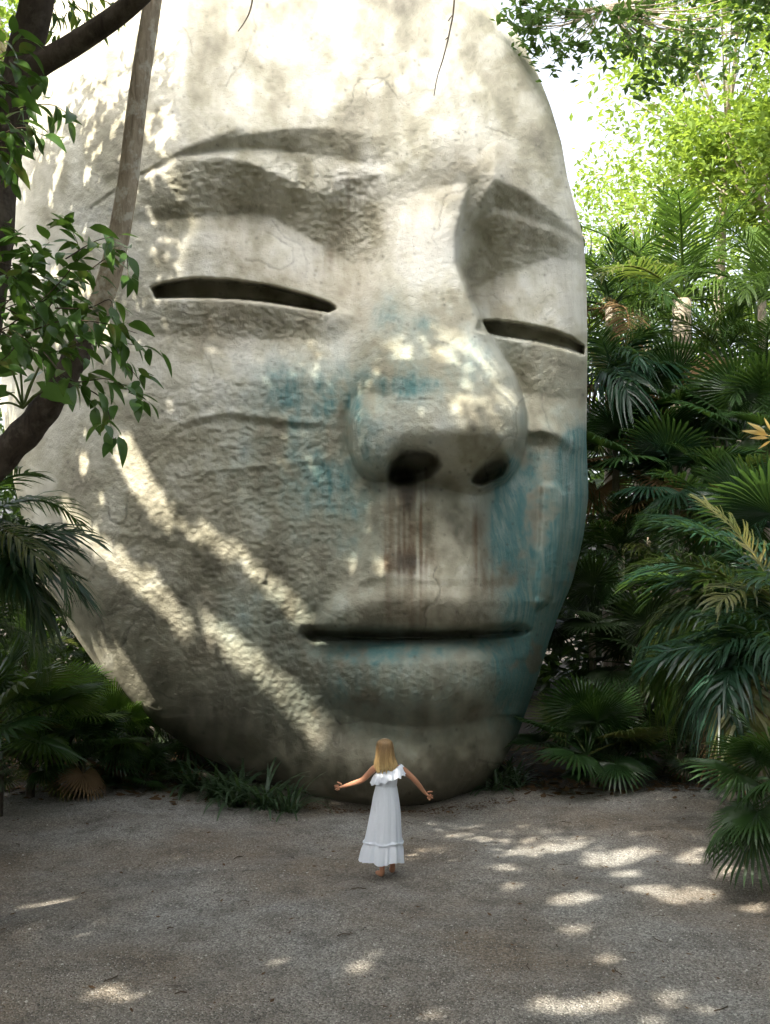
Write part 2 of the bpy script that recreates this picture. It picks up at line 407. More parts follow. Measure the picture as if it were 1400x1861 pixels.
# ---- stains, with light and shade painted in: teal wash, rust-brown drips, dark algae, pale lime
def blob(cx_, cy_, rx, ry): return np.exp(-(((PX - cx_) / rx) ** 2 + ((PY - cy_) / ry) ** 2))
n1 = fbm(60, 80, 301, 4); n2 = fbm(16, 110, 311, 3); n3 = fbm(22, 26, 321, 3); n4 = fbm(5, 120, 331, 3)
teal = 0.7 * blob(540, 715, 75, 55) + 0.6 * blob(640, 740, 50, 40) + 0.5 * blob(705, 575, 30, 45) + 0.5 * blob(775, 590, 30, 20) + 0.55 * blob(765, 685, 95, 34) + 0.5 * blob(700, 700, 60, 30) \
    + 0.5 * blob(560, 860, 120, 75) + 0.4 * blob(620, 960, 90, 90) + 1.9 * blob(955, 890, 42, 75) + 1.7 * blob(928, 980, 44, 85) + 2.4 * blob(1045, 900, 30, 95) + 1.0 * blob(1050, 820, 22, 30) \
    + 1.8 * blob(1030, 1010, 32, 100) + 0.5 * blob(960, 1050, 40, 60) + 2.2 * blob(985, 1175, 66, 55) + 1.9 * blob(950, 1235, 48, 95) + 1.1 * blob(690, 1182, 110, 22) + 0.6 * blob(880, 1168, 70, 14) \
    + 0.35 * blob(480, 1120, 150, 60) + 0.35 * blob(640, 1210, 60, 60)
teal = teal + 0.30 * blob(620, 800, 190, 160) + 0.35 * blob(820, 640, 130, 90) + 0.45 * blob(700, 1260, 260, 90) + 0.3 * blob(1000, 760, 60, 60)
teal = np.clip(1.35 * teal * np.clip(0.62 + 0.42 * n1 + 0.08 * n2 + 0.30 * n3, 0.05, 1.5), 0, 1)
drip = lambda x0, x1, y0, y1: soft_poly([(x0, y0), (x1, y0), (x1, y1), (x0, y1)], 9)
brown = 1.0 * drip(705, 775, 855, 1040) + 0.5 * drip(705, 790, 1000, 1150) + 0.9 * blob(742, 1018, 40, 22) + 0.8 * blob(870, 965, 14, 60) + 0.6 * blob(885, 1045, 26, 40) \
    + 0.4 * blob(640, 380, 40, 80) + 0.25 * blob(410, 40, 8, 40) + 0.18 * blob(950, 400, 60, 60) + 0.3 * blob(600, 470, 30, 40)
brown = np.clip(1.3 * brown * np.clip(0.6 + 0.6 * n4 + 0.35 * n2, 0, 1.4), 0, 1)
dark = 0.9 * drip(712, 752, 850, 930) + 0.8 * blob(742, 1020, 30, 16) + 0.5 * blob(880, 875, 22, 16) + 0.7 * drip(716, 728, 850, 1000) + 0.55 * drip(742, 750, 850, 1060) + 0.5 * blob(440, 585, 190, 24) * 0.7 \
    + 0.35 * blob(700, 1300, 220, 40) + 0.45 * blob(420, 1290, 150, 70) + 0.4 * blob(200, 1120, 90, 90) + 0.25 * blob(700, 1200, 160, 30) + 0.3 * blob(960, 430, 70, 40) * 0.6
dark = np.clip(dark * np.clip(0.7 + 0.5 * n2 + 0.4 * n1, 0, 1.4), 0, 1)  # drips and algae, with shade in the eye hollows painted in
tone = np.clip(0.5 + 0.28 * n1 + 0.16 * n3 + np.interp(PY, [-240, 150, 350, 640, 1100, 1480], [-0.02, 0.06, 0.20, 0.16, -0.20, -0.46]) + 0.2 * blob(750, 430, 70, 60) + 0.12 * blob(1010, 900, 30, 120), 0, 1)  # lower face darker: dirt, with the fall-off of light painted in

lime_light = soft_poly([(325, 505), (332, 440), (395, 408), (470, 385), (520, 408), (570, 440), (612, 478), (628, 520), (600, 548), (500, 517), (400, 505)], 5) \
    + 0.35 * soft_poly([(430, -240), (425, 0), (385, 105), (456, 230), (560, 205), (650, 186), (684, 150), (690, -240)], 6) + 0.4 * soft_poly([(720, -240), (980, -240), (1010, 230), (900, 150), (720, 140)], 14) \
    + soft_poly([(688, 398), (760, 385), (836, 430), (832, 480), (850, 545), (720, 505)], 7) + 0.9 * soft_poly([(850, 532), (900, 503), (1000, 470), (1060, 492), (1066, 605), (960, 587), (880, 577)], 6) \
    + 0.9 * blob(775, 1222, 120, 40) + 0.5 * blob(790, 1385, 90, 40) + 0.5 * blob(800, 1040, 90, 40) + 0.6 * blob(685, 760, 34, 60) \
    + 0.5 * soft_poly([(280, 650), (480, 640), (600, 600), (620, 700), (480, 740), (330, 740)], 22)  # limewash, with light on forehead, lids, lip and cheek painted in
bare_shade = soft_poly([(330, 292), (450, 300), (560, 350), (600, 352), (690, 314), (692, 440), (640, 480), (604, 470), (540, 420), (480, 386), (340, 400), (258, 402)], 4) \
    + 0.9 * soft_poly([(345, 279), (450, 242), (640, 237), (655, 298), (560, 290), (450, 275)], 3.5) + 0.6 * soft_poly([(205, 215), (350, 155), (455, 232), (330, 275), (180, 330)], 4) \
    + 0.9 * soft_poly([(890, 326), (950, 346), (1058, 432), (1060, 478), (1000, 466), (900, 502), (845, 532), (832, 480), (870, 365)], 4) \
    + 0.9 * soft_poly([(280, 552), (400, 556), (590, 575), (600, 612), (430, 622), (285, 612)], 8) + 0.7 * soft_poly([(884, 612), (1062, 652), (1056, 716), (960, 735), (915, 690)], 7)  # unpainted beige render, with shade of forehead and eye hollows painted in
tone = np.clip(tone + 0.20 * np.clip(lime_light, 0, 1) * (0.8 + 0.4 * n3) - 0.08 * np.clip(bare_shade, 0, 1), 0, 1)
dark = np.clip(dark + 0.42 * blob(745, 882, 62, 26) + 0.30 * blob(810, 880, 95, 22) + 0.25 * blob(670, 880, 30, 22), 0, 1)  # shade under the nose painted over the nostril stains
def cracks(n, seed):
    r = np.random.default_rng(seed); A = np.zeros(PX.shape)
    for k in range(n):
        x, y = r.uniform(120, 1020), r.uniform(0, 1400); a = r.choice([0, 0, 1.45, 2.6]) + r.normal(0, .25); L = r.uniform(40, 190); am = r.uniform(.4, 1.0)
        for q in range(int(L / 1.5)):
            a += r.normal(0, .16); a *= .995; x += 1.5 * math.cos(a); y += 1.5 * math.sin(a); i = int((x - X0) / STEP); j = int((y - Y0p) / STEP)
            if 2 < i < PX.shape[1] - 3 and 2 < j < PX.shape[0] - 3: A[j, i] = max(A[j, i], am * min(1, 4 * (1 - q * 1.5 / L)))
    return A
CR = cracks(42, 4)
pits = np.zeros(PX.shape); rp = np.random.default_rng(8); pits[rp.integers(0, PX.shape[0], 900), rp.integers(0, PX.shape[1], 900)] = rp.uniform(.3, 1, 900)
FACE += 0.02 * blur(CR, 1.2) + 0.03 * blur(pits, 2)
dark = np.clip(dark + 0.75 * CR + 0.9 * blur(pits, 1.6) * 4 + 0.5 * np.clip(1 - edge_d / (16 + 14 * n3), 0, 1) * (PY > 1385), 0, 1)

def sample(A, x, y):
    fx = np.clip((x - X0) / STEP, 0, A.shape[1] - 1.001); fy = np.clip((y - Y0p) / STEP, 0, A.shape[0] - 1.001)
    i = fx.astype(int); j = fy.astype(int); a = fx - i; b = fy - j
    return (A[j, i] * (1 - a) + A[j, i + 1] * a) * (1 - b) + (A[j + 1, i] * (1 - a) + A[j + 1, i + 1] * a) * b

def build_head():
    rows = np.concatenate([np.arange(-229, 1474, 2.0), [1473.8]]); nc = 520; nb = 70
    L = np.interp(rows, [p[0] for p in SIL_L], [p[1] for p in SIL_L]); Rr = np.interp(rows, [p[0] for p in SIL_R], [p[1] for p in SIL_R])
    L = np.convolve(np.pad(L, 6, 'edge'), np.ones(13) / 13, 'valid'); Rr = np.convolve(np.pad(Rr, 6, 'edge'), np.ones(13) / 13, 'valid')
    t = np.linspace(-1, 1, nc); s = 0.55 * t + 0.45 * np.sin(t * np.pi / 2)
    px = (L + Rr)[:, None] / 2 + (Rr - L)[:, None] / 2 * s[None]; py = np.repeat(rows[:, None], nc, 1)
    D = sample(FACE, px, py)
    F = np.stack([(px - 700) * D / FPX, D, CAM_H + (HORIZON - py) * D / FPX], -1)
    a = np.linspace(0, np.pi, nb + 2)[1:-1]
    Pr, Pl = F[:, -1], F[:, 0]; mid = (Pr + Pl) / 2; h = (Pr - Pl) / 2
    hw = np.linalg.norm(h, axis=1); depth = np.minimum(hw * 1.15, 4.6)
    B = mid[:, None] + h[:, None] * np.cos(a)[None, :, None]
    B[:, :, 1] += depth[:, None] * np.sin(a)[None] 
    V = np.concatenate([F, B], 1); n = nc + nb; m = len(rows)
    I = np.arange(m * n).reshape(m, n); J = np.roll(I, -1, 1)
    quads = np.stack([I[:-1], I[1:], J[1:], J[:-1]], -1).reshape(-1, 4)
    flat = np.concatenate([quads.ravel(), I[0][::1], I[-1][::-1]]); sizes = np.concatenate([np.full(len(quads), 4), [n, n]])
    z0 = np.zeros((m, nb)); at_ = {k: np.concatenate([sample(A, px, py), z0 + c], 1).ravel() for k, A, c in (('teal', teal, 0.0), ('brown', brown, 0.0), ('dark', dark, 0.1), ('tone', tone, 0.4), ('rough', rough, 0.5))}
    return mesh_np('stone_head', V.reshape(-1, 3), flat, sizes, None, True, at_)

def mat_head():
    m = Mat('weathered_render')
    v = m.coords(); vs = m.coords((1, 1, 0.16))
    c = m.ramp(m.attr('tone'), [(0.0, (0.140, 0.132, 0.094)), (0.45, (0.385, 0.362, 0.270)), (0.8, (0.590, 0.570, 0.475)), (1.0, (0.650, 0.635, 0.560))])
    f1 = m.noise(1.1, 4, 0.62, v); c = m.mix(m.math('MULTIPLY', m.ramp(f1, [(0.42, 0.0), (0.66, 1.0)]), 0.30), c, (0.34, 0.31, 0.25))
    f2 = m.noise(3.5, 4, 0.7, vs); c = m.mix(m.math('MULTIPLY', m.ramp(f2, [(0.5, 0.0), (0.72, 1.0)]), 0.3), c, (0.27, 0.25, 0.20))
    f3 = m.noise(0.8, 3, 0.5, v); c = m.mix(m.math('MULTIPLY', m.ramp(f3, [(0.55, 0.0), (0.75, 1.0)]), 0.25), c, (0.47, 0.40, 0.32))
    st = m.noise(7, 3, 0.7, vs); brk = m.ramp(st, [(0.28, 0.62), (0.60, 1.0)])
    c = m.mix(m.math('MULTIPLY', m.math('MULTIPLY', m.attr('teal'), brk), 0.95), c, m.mix(m.noise(1.7, 3, 0.6, v), (0.032, 0.140, 0.150), (0.110, 0.210, 0.200)))
    c = m.mix(m.math('MULTIPLY', m.math('MULTIPLY', m.attr('brown'), brk), 0.85), c, (0.105, 0.060, 0.030))
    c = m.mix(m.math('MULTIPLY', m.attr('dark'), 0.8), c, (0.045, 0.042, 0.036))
    sp = m.noise(38, 3, 0.6, v); c = m.mix(m.math('MULTIPLY', m.ramp(sp, [(0.64, 0.0), (0.72, 1.0)]), 0.55), c, (0.12, 0.105, 0.085))
    m.l(c, m.b.inputs['Base Color']); m.b.inputs['Roughness'].default_value = 0.88
    m.b.inputs['Specular IOR Level'].default_value = 0.25
    h1 = m.noise(14, 4, 0.72, v); h2 = m.noise(60, 2, 0.7, v)
    h = m.math('ADD', m.math('MULTIPLY', h1, m.math('ADD', m.attr('rough'), 0.35)), m.math('MULTIPLY', h2, 0.35))
    m.l(m.bump(h, 0.6, 0.035), m.b.inputs['Normal'])
    return m.m

head_me = build_head(); head_me.materials.append(mat_head())
head = tag(link('stone_head', head_me), 'colossal pale weathered stone head with closed slit eyes and teal stains', 'sculpture')
# ================================================================== ground
def mat_gravel():
    m = Mat('gravel'); v = m.coords()
    big = m.noise(0.35, 4, 0.6, v); mid = m.noise(2.2, 5, 0.65, v); fine = m.noise(60, 3, 0.7, v)
    vor = m.n('TexVoronoi'); vor.inputs['Scale'].default_value = 55; m.l(v, vor.inputs['Vector'])
    c = m.ramp(fine, [(0.3, (0.115, 0.112, 0.102)), (0.5, (0.25, 0.243, 0.22)), (0.72, (0.48, 0.465, 0.43))])
    c = m.mix(m.math('MULTIPLY', m.ramp(big, [(0.40, 0.0), (0.60, 1.0)]), 0.7), c, (0.175, 0.128, 0.080))
    c = m.mix(m.math('MULTIPLY', m.ramp(mid, [(0.47, 0.0), (0.70, 1.0)]), 0.6), c, (0.070, 0.060, 0.048))
    bw = m.n('RGBToBW'); m.l(vor.outputs['Color'], bw.inputs[0])
    c = m.mix(0.55, c, m.ramp(bw.outputs[0], [(0.2, 0.35), (0.8, 1.5)]), 'MULTIPLY')
    # bare dark soil and rotted leaves beyond the raked gravel, with shade painted in
    sx = m.n('SeparateXYZ'); m.l(m.n('TexCoord').outputs['Object'], sx.inputs[0])
    edge = m.math('ADD', m.math('SUBTRACT', sx.outputs['Y'], m.math('MULTIPLY', m.math('ABSOLUTE', m.math('ADD', sx.outputs['X'], 0.3)), -0.10)), m.math('MULTIPLY', mid, 0.9))
    c = m.mix(m.ramp(m.math('SUBTRACT', edge, 14.65), [(0.0, 0.0), (0.5, 1.0)]), c, m.ramp(fine, [(0.35, (0.018, 0.014, 0.010)), (0.65, (0.055, 0.042, 0.028))]))
    m.l(c, m.b.inputs['Base Color']); m.b.inputs['Roughness'].default_value = 0.95
    h = m.math('ADD', m.math('MULTIPLY', vor.outputs['Distance'], -1.0), m.math('MULTIPLY', mid, 0.8))
    m.l(m.bump(h, 0.8, 0.02), m.b.inputs['Normal'])
    return m.m
def ground_z(x, y):
    return 0.035 * np.sin(x * 0.9 + 1.3) * np.cos(y * 0.7) + 0.02 * np.sin(x * 2.3 + y * 1.7) + 0.012 * np.sin(y * 4.1 - x * 3.0)
def build_ground():
    core = np.linspace(-14, 14, 150); xs = np.concatenate([[-1500, -400, -120, -40, -22], core, [22, 40, 120, 400, 1500]])
    core = np.linspace(2, 22, 130); ys = np.concatenate([[-1500, -400, -100, -30, -8], core, [30, 60, 150, 500, 1500]])
    X, Y = np.meshgrid(xs, ys); fade = np.exp(-np.clip(np.hypot(X, Y - 11) - 14, 0, None) / 6)
    Z = ground_z(X, Y) * fade
    n = len(xs); I = np.arange(X.size).reshape(X.shape)
    q = np.stack([I[:-1, :-1], I[:-1, 1:], I[1:, 1:], I[1:, :-1]], -1).reshape(-1, 4)
    o = link('ground', mesh_np('ground', np.stack([X, Y, Z], -1).reshape(-1, 3), q.ravel(), np.full(len(q), 4), mat_gravel()))
    o['kind'] = 'structure'; return o
build_ground()

# ================================================================== leaf and bark materials
def mat_leaf(name, col, col2, transl=(0.14, 0.26, 0.03), tf=0.30, rough=0.42, spec=0.35, age=False):
    m = Mat(name); v = m.coords()
    oi = m.n('ObjectInfo'); n = m.noise(2.3, 3, 0.6, v)
    f = m.math('ADD', m.math('MULTIPLY', oi.outputs['Random'], 0.35), m.math('ADD', m.math('MULTIPLY', n, 0.35), m.math('MULTIPLY', m.attr('tint'), 0.4)))
    c = m.mix(m.ramp(f, [(0.2, 0.0), (0.85, 1.0)]), col, col2)
    if age: c = m.mix(m.math('MULTIPLY', m.ramp(oi.outputs['Random'], [(0.86, 0.0), (0.97, 1.0)]), m.ramp(m.noise(3.1, 3, 0.6, v), [(0.35, 0.25), (0.65, 0.9)])), c, (0.16, 0.135, 0.035))
    m.l(c, m.b.inputs['Base Color']); m.b.inputs['Roughness'].default_value = rough
    m.b.inputs['Specular IOR Level'].default_value = spec
    tr = m.n('BsdfTranslucent'); m.l(m.mix(0.55, c, transl), tr.inputs['Color'])
    mx = m.n('MixShader'); mx.inputs[0].default_value = tf
    m.l(m.b.outputs[0], mx.inputs[1]); m.l(tr.outputs[0], mx.inputs[2]); m.l(mx.outputs[0], m.out.inputs['Surface'])
    return m.m
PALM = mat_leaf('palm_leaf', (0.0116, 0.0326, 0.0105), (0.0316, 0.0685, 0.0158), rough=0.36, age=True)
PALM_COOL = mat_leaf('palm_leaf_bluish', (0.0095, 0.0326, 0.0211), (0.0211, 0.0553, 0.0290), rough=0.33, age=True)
PALM_LIT = mat_leaf('palm_leaf_sunlit', (0.0425, 0.0935, 0.0187), (0.0892, 0.1487, 0.0255), tf=0.42, age=True)  # brighter palm leaf copy: sunlight put into the leaf colour
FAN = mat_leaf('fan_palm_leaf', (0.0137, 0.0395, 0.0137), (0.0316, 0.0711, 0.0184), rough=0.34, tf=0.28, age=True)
DRY = mat_leaf('dry_frond', (0.10, 0.062, 0.030), (0.19, 0.125, 0.06), (0.3, 0.18, 0.06), tf=0.2, rough=0.8, spec=0.2)
BROAD = mat_leaf('glossy_broadleaf', (0.034, 0.090, 0.018), (0.090, 0.180, 0.032), rough=0.32, tf=0.3, age=True)
BIGLEAF = mat_leaf('philodendron_leaf', (0.060, 0.130, 0.030), (0.120, 0.210, 0.060), rough=0.35, tf=0.4)
CANOPY = mat_leaf('canopy_leaf', (0.1051, 0.1891, 0.0308), (0.2100, 0.3009, 0.0560), (0.42, 0.55, 0.06), tf=0.5, rough=0.5)
CANOPY_DARK = mat_leaf('canopy_leaf_dark', (0.035, 0.075, 0.018), (0.075, 0.130, 0.028), tf=0.35, rough=0.5)
UNDER = mat_leaf('understorey_leaf', (0.0096, 0.0216, 0.0077), (0.0240, 0.0408, 0.0115), tf=0.25, rough=0.5)  # dark leaf copy: shade behind the palms put into the colour
STRAP = mat_leaf('strap_leaf', (0.0316, 0.0632, 0.0359), (0.0685, 0.1107, 0.0580), rough=0.4, tf=0.25)
FLOWER = mat_leaf('flower_bract', (0.75, 0.50, 0.10), (0.85, 0.70, 0.35), (0.9, 0.6, 0.2), tf=0.4, rough=0.5)
LITTER = mat_leaf('leaf_litter', (0.050, 0.030, 0.016), (0.140, 0.085, 0.040), (0.2, 0.1, 0.03), tf=0.1, rough=0.85, spec=0.2)

def mat_bark(name, a, b, c3, scale=9, patch=0.5):
    m = Mat(name); v = m.coords((1, 1, 0.22)); v2 = m.coords()
    n = m.noise(scale, 7, 0.72, v, 0.6); p = m.noise(7.0, 5, 0.65, v2)
    c = m.ramp(n, [(0.3, a), (0.6, b)])
    c = m.mix(m.math('MULTIPLY', m.ramp(p, [(0.5, 0.0), (0.62, 1.0)]), patch), c, c3)
    m.l(c, m.b.inputs['Base Color']); m.b.inputs['Roughness'].default_value = 0.9; m.b.inputs['Specular IOR Level'].default_value = 0.2
    m.l(m.bump(m.math('ADD', n, m.math('MULTIPLY', p, 0.5)), 0.8, 0.02), m.b.inputs['Normal']); return m.m
BARK_PALE = mat_bark('pale_bark', (0.20, 0.155, 0.105), (0.46, 0.38, 0.28), (0.62, 0.58, 0.48), 16, 0.75)
BARK_DARK = mat_bark('dark_bark', (0.030, 0.024, 0.018), (0.085, 0.066, 0.050), (0.14, 0.12, 0.095), 10, 0.5)
PALM_TRUNK = mat_bark('palm_trunk', (0.20, 0.165, 0.125), (0.36, 0.315, 0.25), (0.14, 0.11, 0.08), 6, 0.4)
STEM = mat_bark('green_stem', (0.060, 0.085, 0.028), (0.115, 0.150, 0.045), (0.10, 0.09, 0.04), 5, 0.3)
TWIG = mat_bark('twig', (0.035, 0.026, 0.018), (0.085, 0.062, 0.042), (0.10, 0.08, 0.06), 12, 0.3)

# ================================================================== leaf shapes (unit length, along +X)
def pinnate(seed, droop, nl=38, leaf_len=0.30, width=0.017, hang=0.35, arc=0.2):
    """an arching feather frond: rachis plus narrow leaflets"""
    r = np.random.default_rng(seed); mb = MB()
    pts = []; p = np.array([0., 0, 0]); n = 16; ang = arc
    for i in range(n + 1):
        pts.append(p.copy()); t = i / n; ang2 = ang - droop * t ** 1.4
        p = p + np.array([math.cos(ang2), 0, math.sin(ang2)]) / n
    pts = np.array(pts); mb.tube([tuple(q) for q in pts], list(np.linspace(0.014, 0.003, n + 1)), 4, False, 0.7)
    for i in range(nl):
        t = 0.16 + 0.83 * (i / (nl - 1)); f = t * n; j = min(int(f), n - 1); b = pts[j] + (pts[j + 1] - pts[j]) * (f - j)
        d = pts[j + 1] - pts[j]; d /= np.linalg.norm(d); up = np.array([-d[2], 0, d[0]])
        L = leaf_len * (math.sin(math.pi * min(1, 0.16 + 0.80 * t)) ** 0.7) * r.uniform(0.85, 1.1)
        fw = math.radians(r.uniform(38, 52) + (1 - t) * 18 - 16 * (t > 0.9))
        for s in (-1, 1):
            if r.random() < 0.03: continue
            side = np.array([0, s, 0.]); dirv = d * math.cos(fw) + side * math.sin(fw) + up * r.uniform(0.1, 0.45)
            dirv /= np.linalg.norm(dirv)
            w = np.cross(dirv, up); w /= np.linalg.norm(w); w = (w + up * r.uniform(-.4, .4)); w /= np.linalg.norm(w)
            h = hang * r.uniform(0.6, 1.4)
            g = np.array([0, 0, -1.]); W = width * r.uniform(0.8, 1.15)
            q1 = b + dirv * L * 0.45 + g * L * h * 0.12; q2 = b + dirv * L * 0.8 + g * L * h * 0.5; q3 = b + dirv * L * 0.98 + g * L * h * 1.0
            mb.add([b - w * W * .3, b + w * W * .3, q1 - w * W * .5, q1 + w * W * .5, q2 - w * W * .36, q2 + w * W * .36, q3],
                   [(0, 1, 3, 2), (2, 3, 5, 4), (4, 5, 6)], r.uniform(0.2, 0.9))
    return mb

def fan(seed, nseg=40, span=290, stalk=0.9, cup=0.22, droop=0.25, split=0.55):
    """a pleated fan leaf: stalk along +X, blade of joined segments with free tips; blade radius 1"""
    r = np.random.default_rng(seed); mb = MB()
    mb.tube([(0, 0, 0), (stalk * .5, 0, .03), (stalk, 0, 0.02)], [0.022, 0.015, 0.012], 5, False, 0.8)
    c = np.array([stalk, 0, 0.02]); da = math.radians(span) / nseg
    def pt(a, rad, lift):
        z = cup * rad * (1 - math.cos(a)) * 0.5 - droop * rad ** 2.2 * (0.35 + 0.3 * abs(math.sin(a)))
        return c + np.array([rad * math.cos(a), rad * math.sin(a), z + lift])
    for i in range(nseg):
        a = -math.radians(span) / 2 + da * (i + 0.5); rad = (0.86 + 0.14 * math.cos(a * 0.8)) * r.uniform(0.93, 1.04)
        s = split * r.uniform(0.9, 1.1); pl = 0.028
        tip_d = -0.10 * r.uniform(0.2, 1.5)
        v = [c, pt(a - da / 2, s * rad * .5, 0), pt(a, s * rad * .5, pl * .6), pt(a + da / 2, s * rad * .5, 0),
             pt(a - da / 2 * .92, s * rad, 0), pt(a, s * rad, pl), pt(a + da / 2 * .92, s * rad, 0),
             pt(a - da * .22, rad * .83, tip_d * .3), pt(a + da * .22, rad * .83, tip_d * .3), pt(a, rad, tip_d)]
        mb.add(v, [(0, 1, 2), (0, 2, 3), (1, 4, 5, 2), (2, 5, 6, 3), (4, 7, 5), (5, 7, 8), (5, 8, 6), (7, 9, 8)], r.uniform(0.2, 0.9))
    return mb

def broad_leaf(w=0.36, fold=0.10, curl=0.25, n=6):
    """an oval pointed leaf folded along the midrib, unit length along +X"""
    mb = MB(); v = []; f = []
    for i in range(n + 1):
        t = i / n; hw = w * 0.5 * math.sin(math.pi * t ** 0.85) ** 0.8 * (1 - 0.25 * t) if 0 < i < n else 0.004
        x = 0.06 + t * 0.94; z = -curl * t * t
        v += [(x, -hw, z + fold * hw * 2), (x, 0, z), (x, hw, z + fold * hw * 2)]
    for i in range(n):
        a = 3 * i; f += [(a, a + 1, a + 4, a + 3), (a + 1, a + 2, a + 5, a + 4)]
    mb.add(v, f, 0.5); mb.tube([(0, 0, 0.01), (0.07, 0, 0)], 0.012, 4, False, 0.9)
    return mb

def heart_leaf():
    """a large heart-shaped leaf, unit length along +X"""
    mb = MB(); n = 9; v = []; f = []
    for i in range(n + 1):
        t = i / n; hw = 0.30 * (math.sin(math.pi * (0.26 + 0.74 * t)) ** 0.95) if i < n else 0.003
        z = 0.10 * math.sin(t * 2.5) - 0.28 * t * t; wv = 0.02 * math.sin(i * 2.1)
        for u_ in (-1, -.5, 0, .5, 1):
            back = -0.16 * abs(u_) * (1 - t) ** 2
            v.append((t + back, hw * u_, z + 0.16 * abs(u_) * hw + (wv if abs(u_) == 1 else 0)))
    for i in range(n):
        for j in range(4):
            a = 5 * i + j; f.append((a, a + 1, a + 6, a + 5))
    mb.add(v, f, 0.5); return mb

FRONDS = {}
def frond_mesh(kind, mat, k):
    key = (kind, mat.name, k)
    if key not in FRONDS:
        if kind == 'P': mb = pinnate(100 + k, [0.7, 1.2, 1.7, 2.1][k % 4], hang=[.25, .4, .55, .7][k % 4], arc=[.1, .25, .35, .4][k % 4])
        elif kind == 'D': mb = pinnate(150 + k, [1.6, 2.2, 2.6, 2.9][k % 4], nl=34, leaf_len=0.36, width=0.026, hang=[.7, .9, 1.1, 1.2][k % 4], arc=.4)
        else: mb = fan(200 + k, nseg=[40, 36, 44, 38][k % 4], span=[280, 310, 250, 300][k % 4], cup=[.3, .1, .45, .2][k % 4], droop=[.25, .5, .2, .7][k % 4], split=[.55, .6, .5, .45][k % 4])
        FRONDS[key] = mb.mesh('frond_shape', mat, smooth=(kind != 'F'))
    return FRONDS[key]

TRUNKS = {}
def palm(label, x, y, Y, length, n, kind='P', mat=PALM, group='palms', name=None, lo=-25, hi=80, trunk_r=0.05, trunk_mat=None, az=None, seed=0, stalk=True, dry=0):
    """palm with its crown at plan (x, y), distance Y, rooted on the ground"""
    r = random.Random(seed + int(x * 7 + y * 13)); c = at(x, y, Y)
    base = Vector((c.x + r.uniform(-.1, .1), c.y + r.uniform(-.1, .1), 0))
    t = thing(name or ('fan_palm' if kind == 'F' else 'palm'), label, 'palm', base, group)
    h = max(c.z, 0.15); mb = MB(); top = c - base
    pts = smooth_path([(0, 0, -0.1), tuple(top * 0.5 + Vector((r.uniform(-.06, .06), 0, 0))), tuple(top)], 6)
    mb.tube([tuple(p) for p in pts], list(np.linspace(trunk_r * 1.25, trunk_r, len(pts))), 9)
    link('trunk', mb.mesh('palm_trunk', trunk_mat or PALM_TRUNK), t)
    a0 = r.uniform(0, 6.28)
    for i in range(n):
        u_ = (i + 0.5) / n; el = math.radians(hi + (lo - hi) * u_ ** 0.9 + r.uniform(-8, 8))
        a = a0 + i * 2.39996 + r.uniform(-.25, .25) if az is None else math.radians(r.uniform(*az))
        k = r.randrange(4) if kind == 'F' else min(3, max(0, int(u_ * 3 + r.uniform(-.3, 1.2))))
        s = length * r.uniform(0.82, 1.1) * (0.85 + 0.15 * math.sin(math.pi * u_))
        m_ = DRY if i >= n - dry else mat
        o = link('frond', frond_mesh(kind, m_, k), t, tuple(top), (r.uniform(-.35, .35), -el, a), (s, s * r.uniform(.85, 1.1), s))
    return t

# ------------------------------------------------------------------ leaf masses for crowns
def leaf_cloud(P, size, r, mat, name, flat=0.5, width=0.45, aim=None):
    """many small folded leaves at points P as one mesh"""
    n = len(P); d = r.normal(size=(n, 3)); d[:, 2] *= 0.6; d[:, 2] -= 0.25; d /= np.linalg.norm(d, axis=1)[:, None]
    up = r.normal(size=(n, 3)) * flat + np.array([0, 0, 1.]); w_ = np.cross(d, up); w_ /= np.maximum(np.linalg.norm(w_, axis=1), 1e-6)[:, None]
    nn = np.cross(w_, d); L = (size * r.uniform(0.65, 1.25, n))[:, None]; W = L * width * 0.5
    a = P - d * L * .5; b = P + w_ * W + nn * L * .06; c = P + d * L * .5; e = P - w_ * W + nn * L * .06
    V = np.stack([a, b, c, e], 1).reshape(-1, 3); I = np.arange(n * 4).reshape(n, 4)
    tri = np.concatenate([I[:, [0, 1, 2]], I[:, [0, 2, 3]]]); tint = np.repeat(r.random(n), 4)
    return mesh_np(name, V, tri.ravel(), np.full(len(tri), 3), mat, False, {'tint': tint})

def crown_points(r, centre, radii, n, clumps=40, spread=0.22):
    """clumped points in an ellipsoid"""
    c = r.normal(size=(clumps, 3)); c /= np.linalg.norm(c, axis=1)[:, None]; c *= r.uniform(0.25, 1.0, clumps)[:, None] ** 0.6
    k = r.integers(0, clumps, n); p = c[k] + r.normal(size=(n, 3)) * spread * r.uniform(0.5, 1.2, clumps)[k][:, None]
    return p * np.array(radii) + np.array(centre), c * np.array(radii) + np.array(centre)

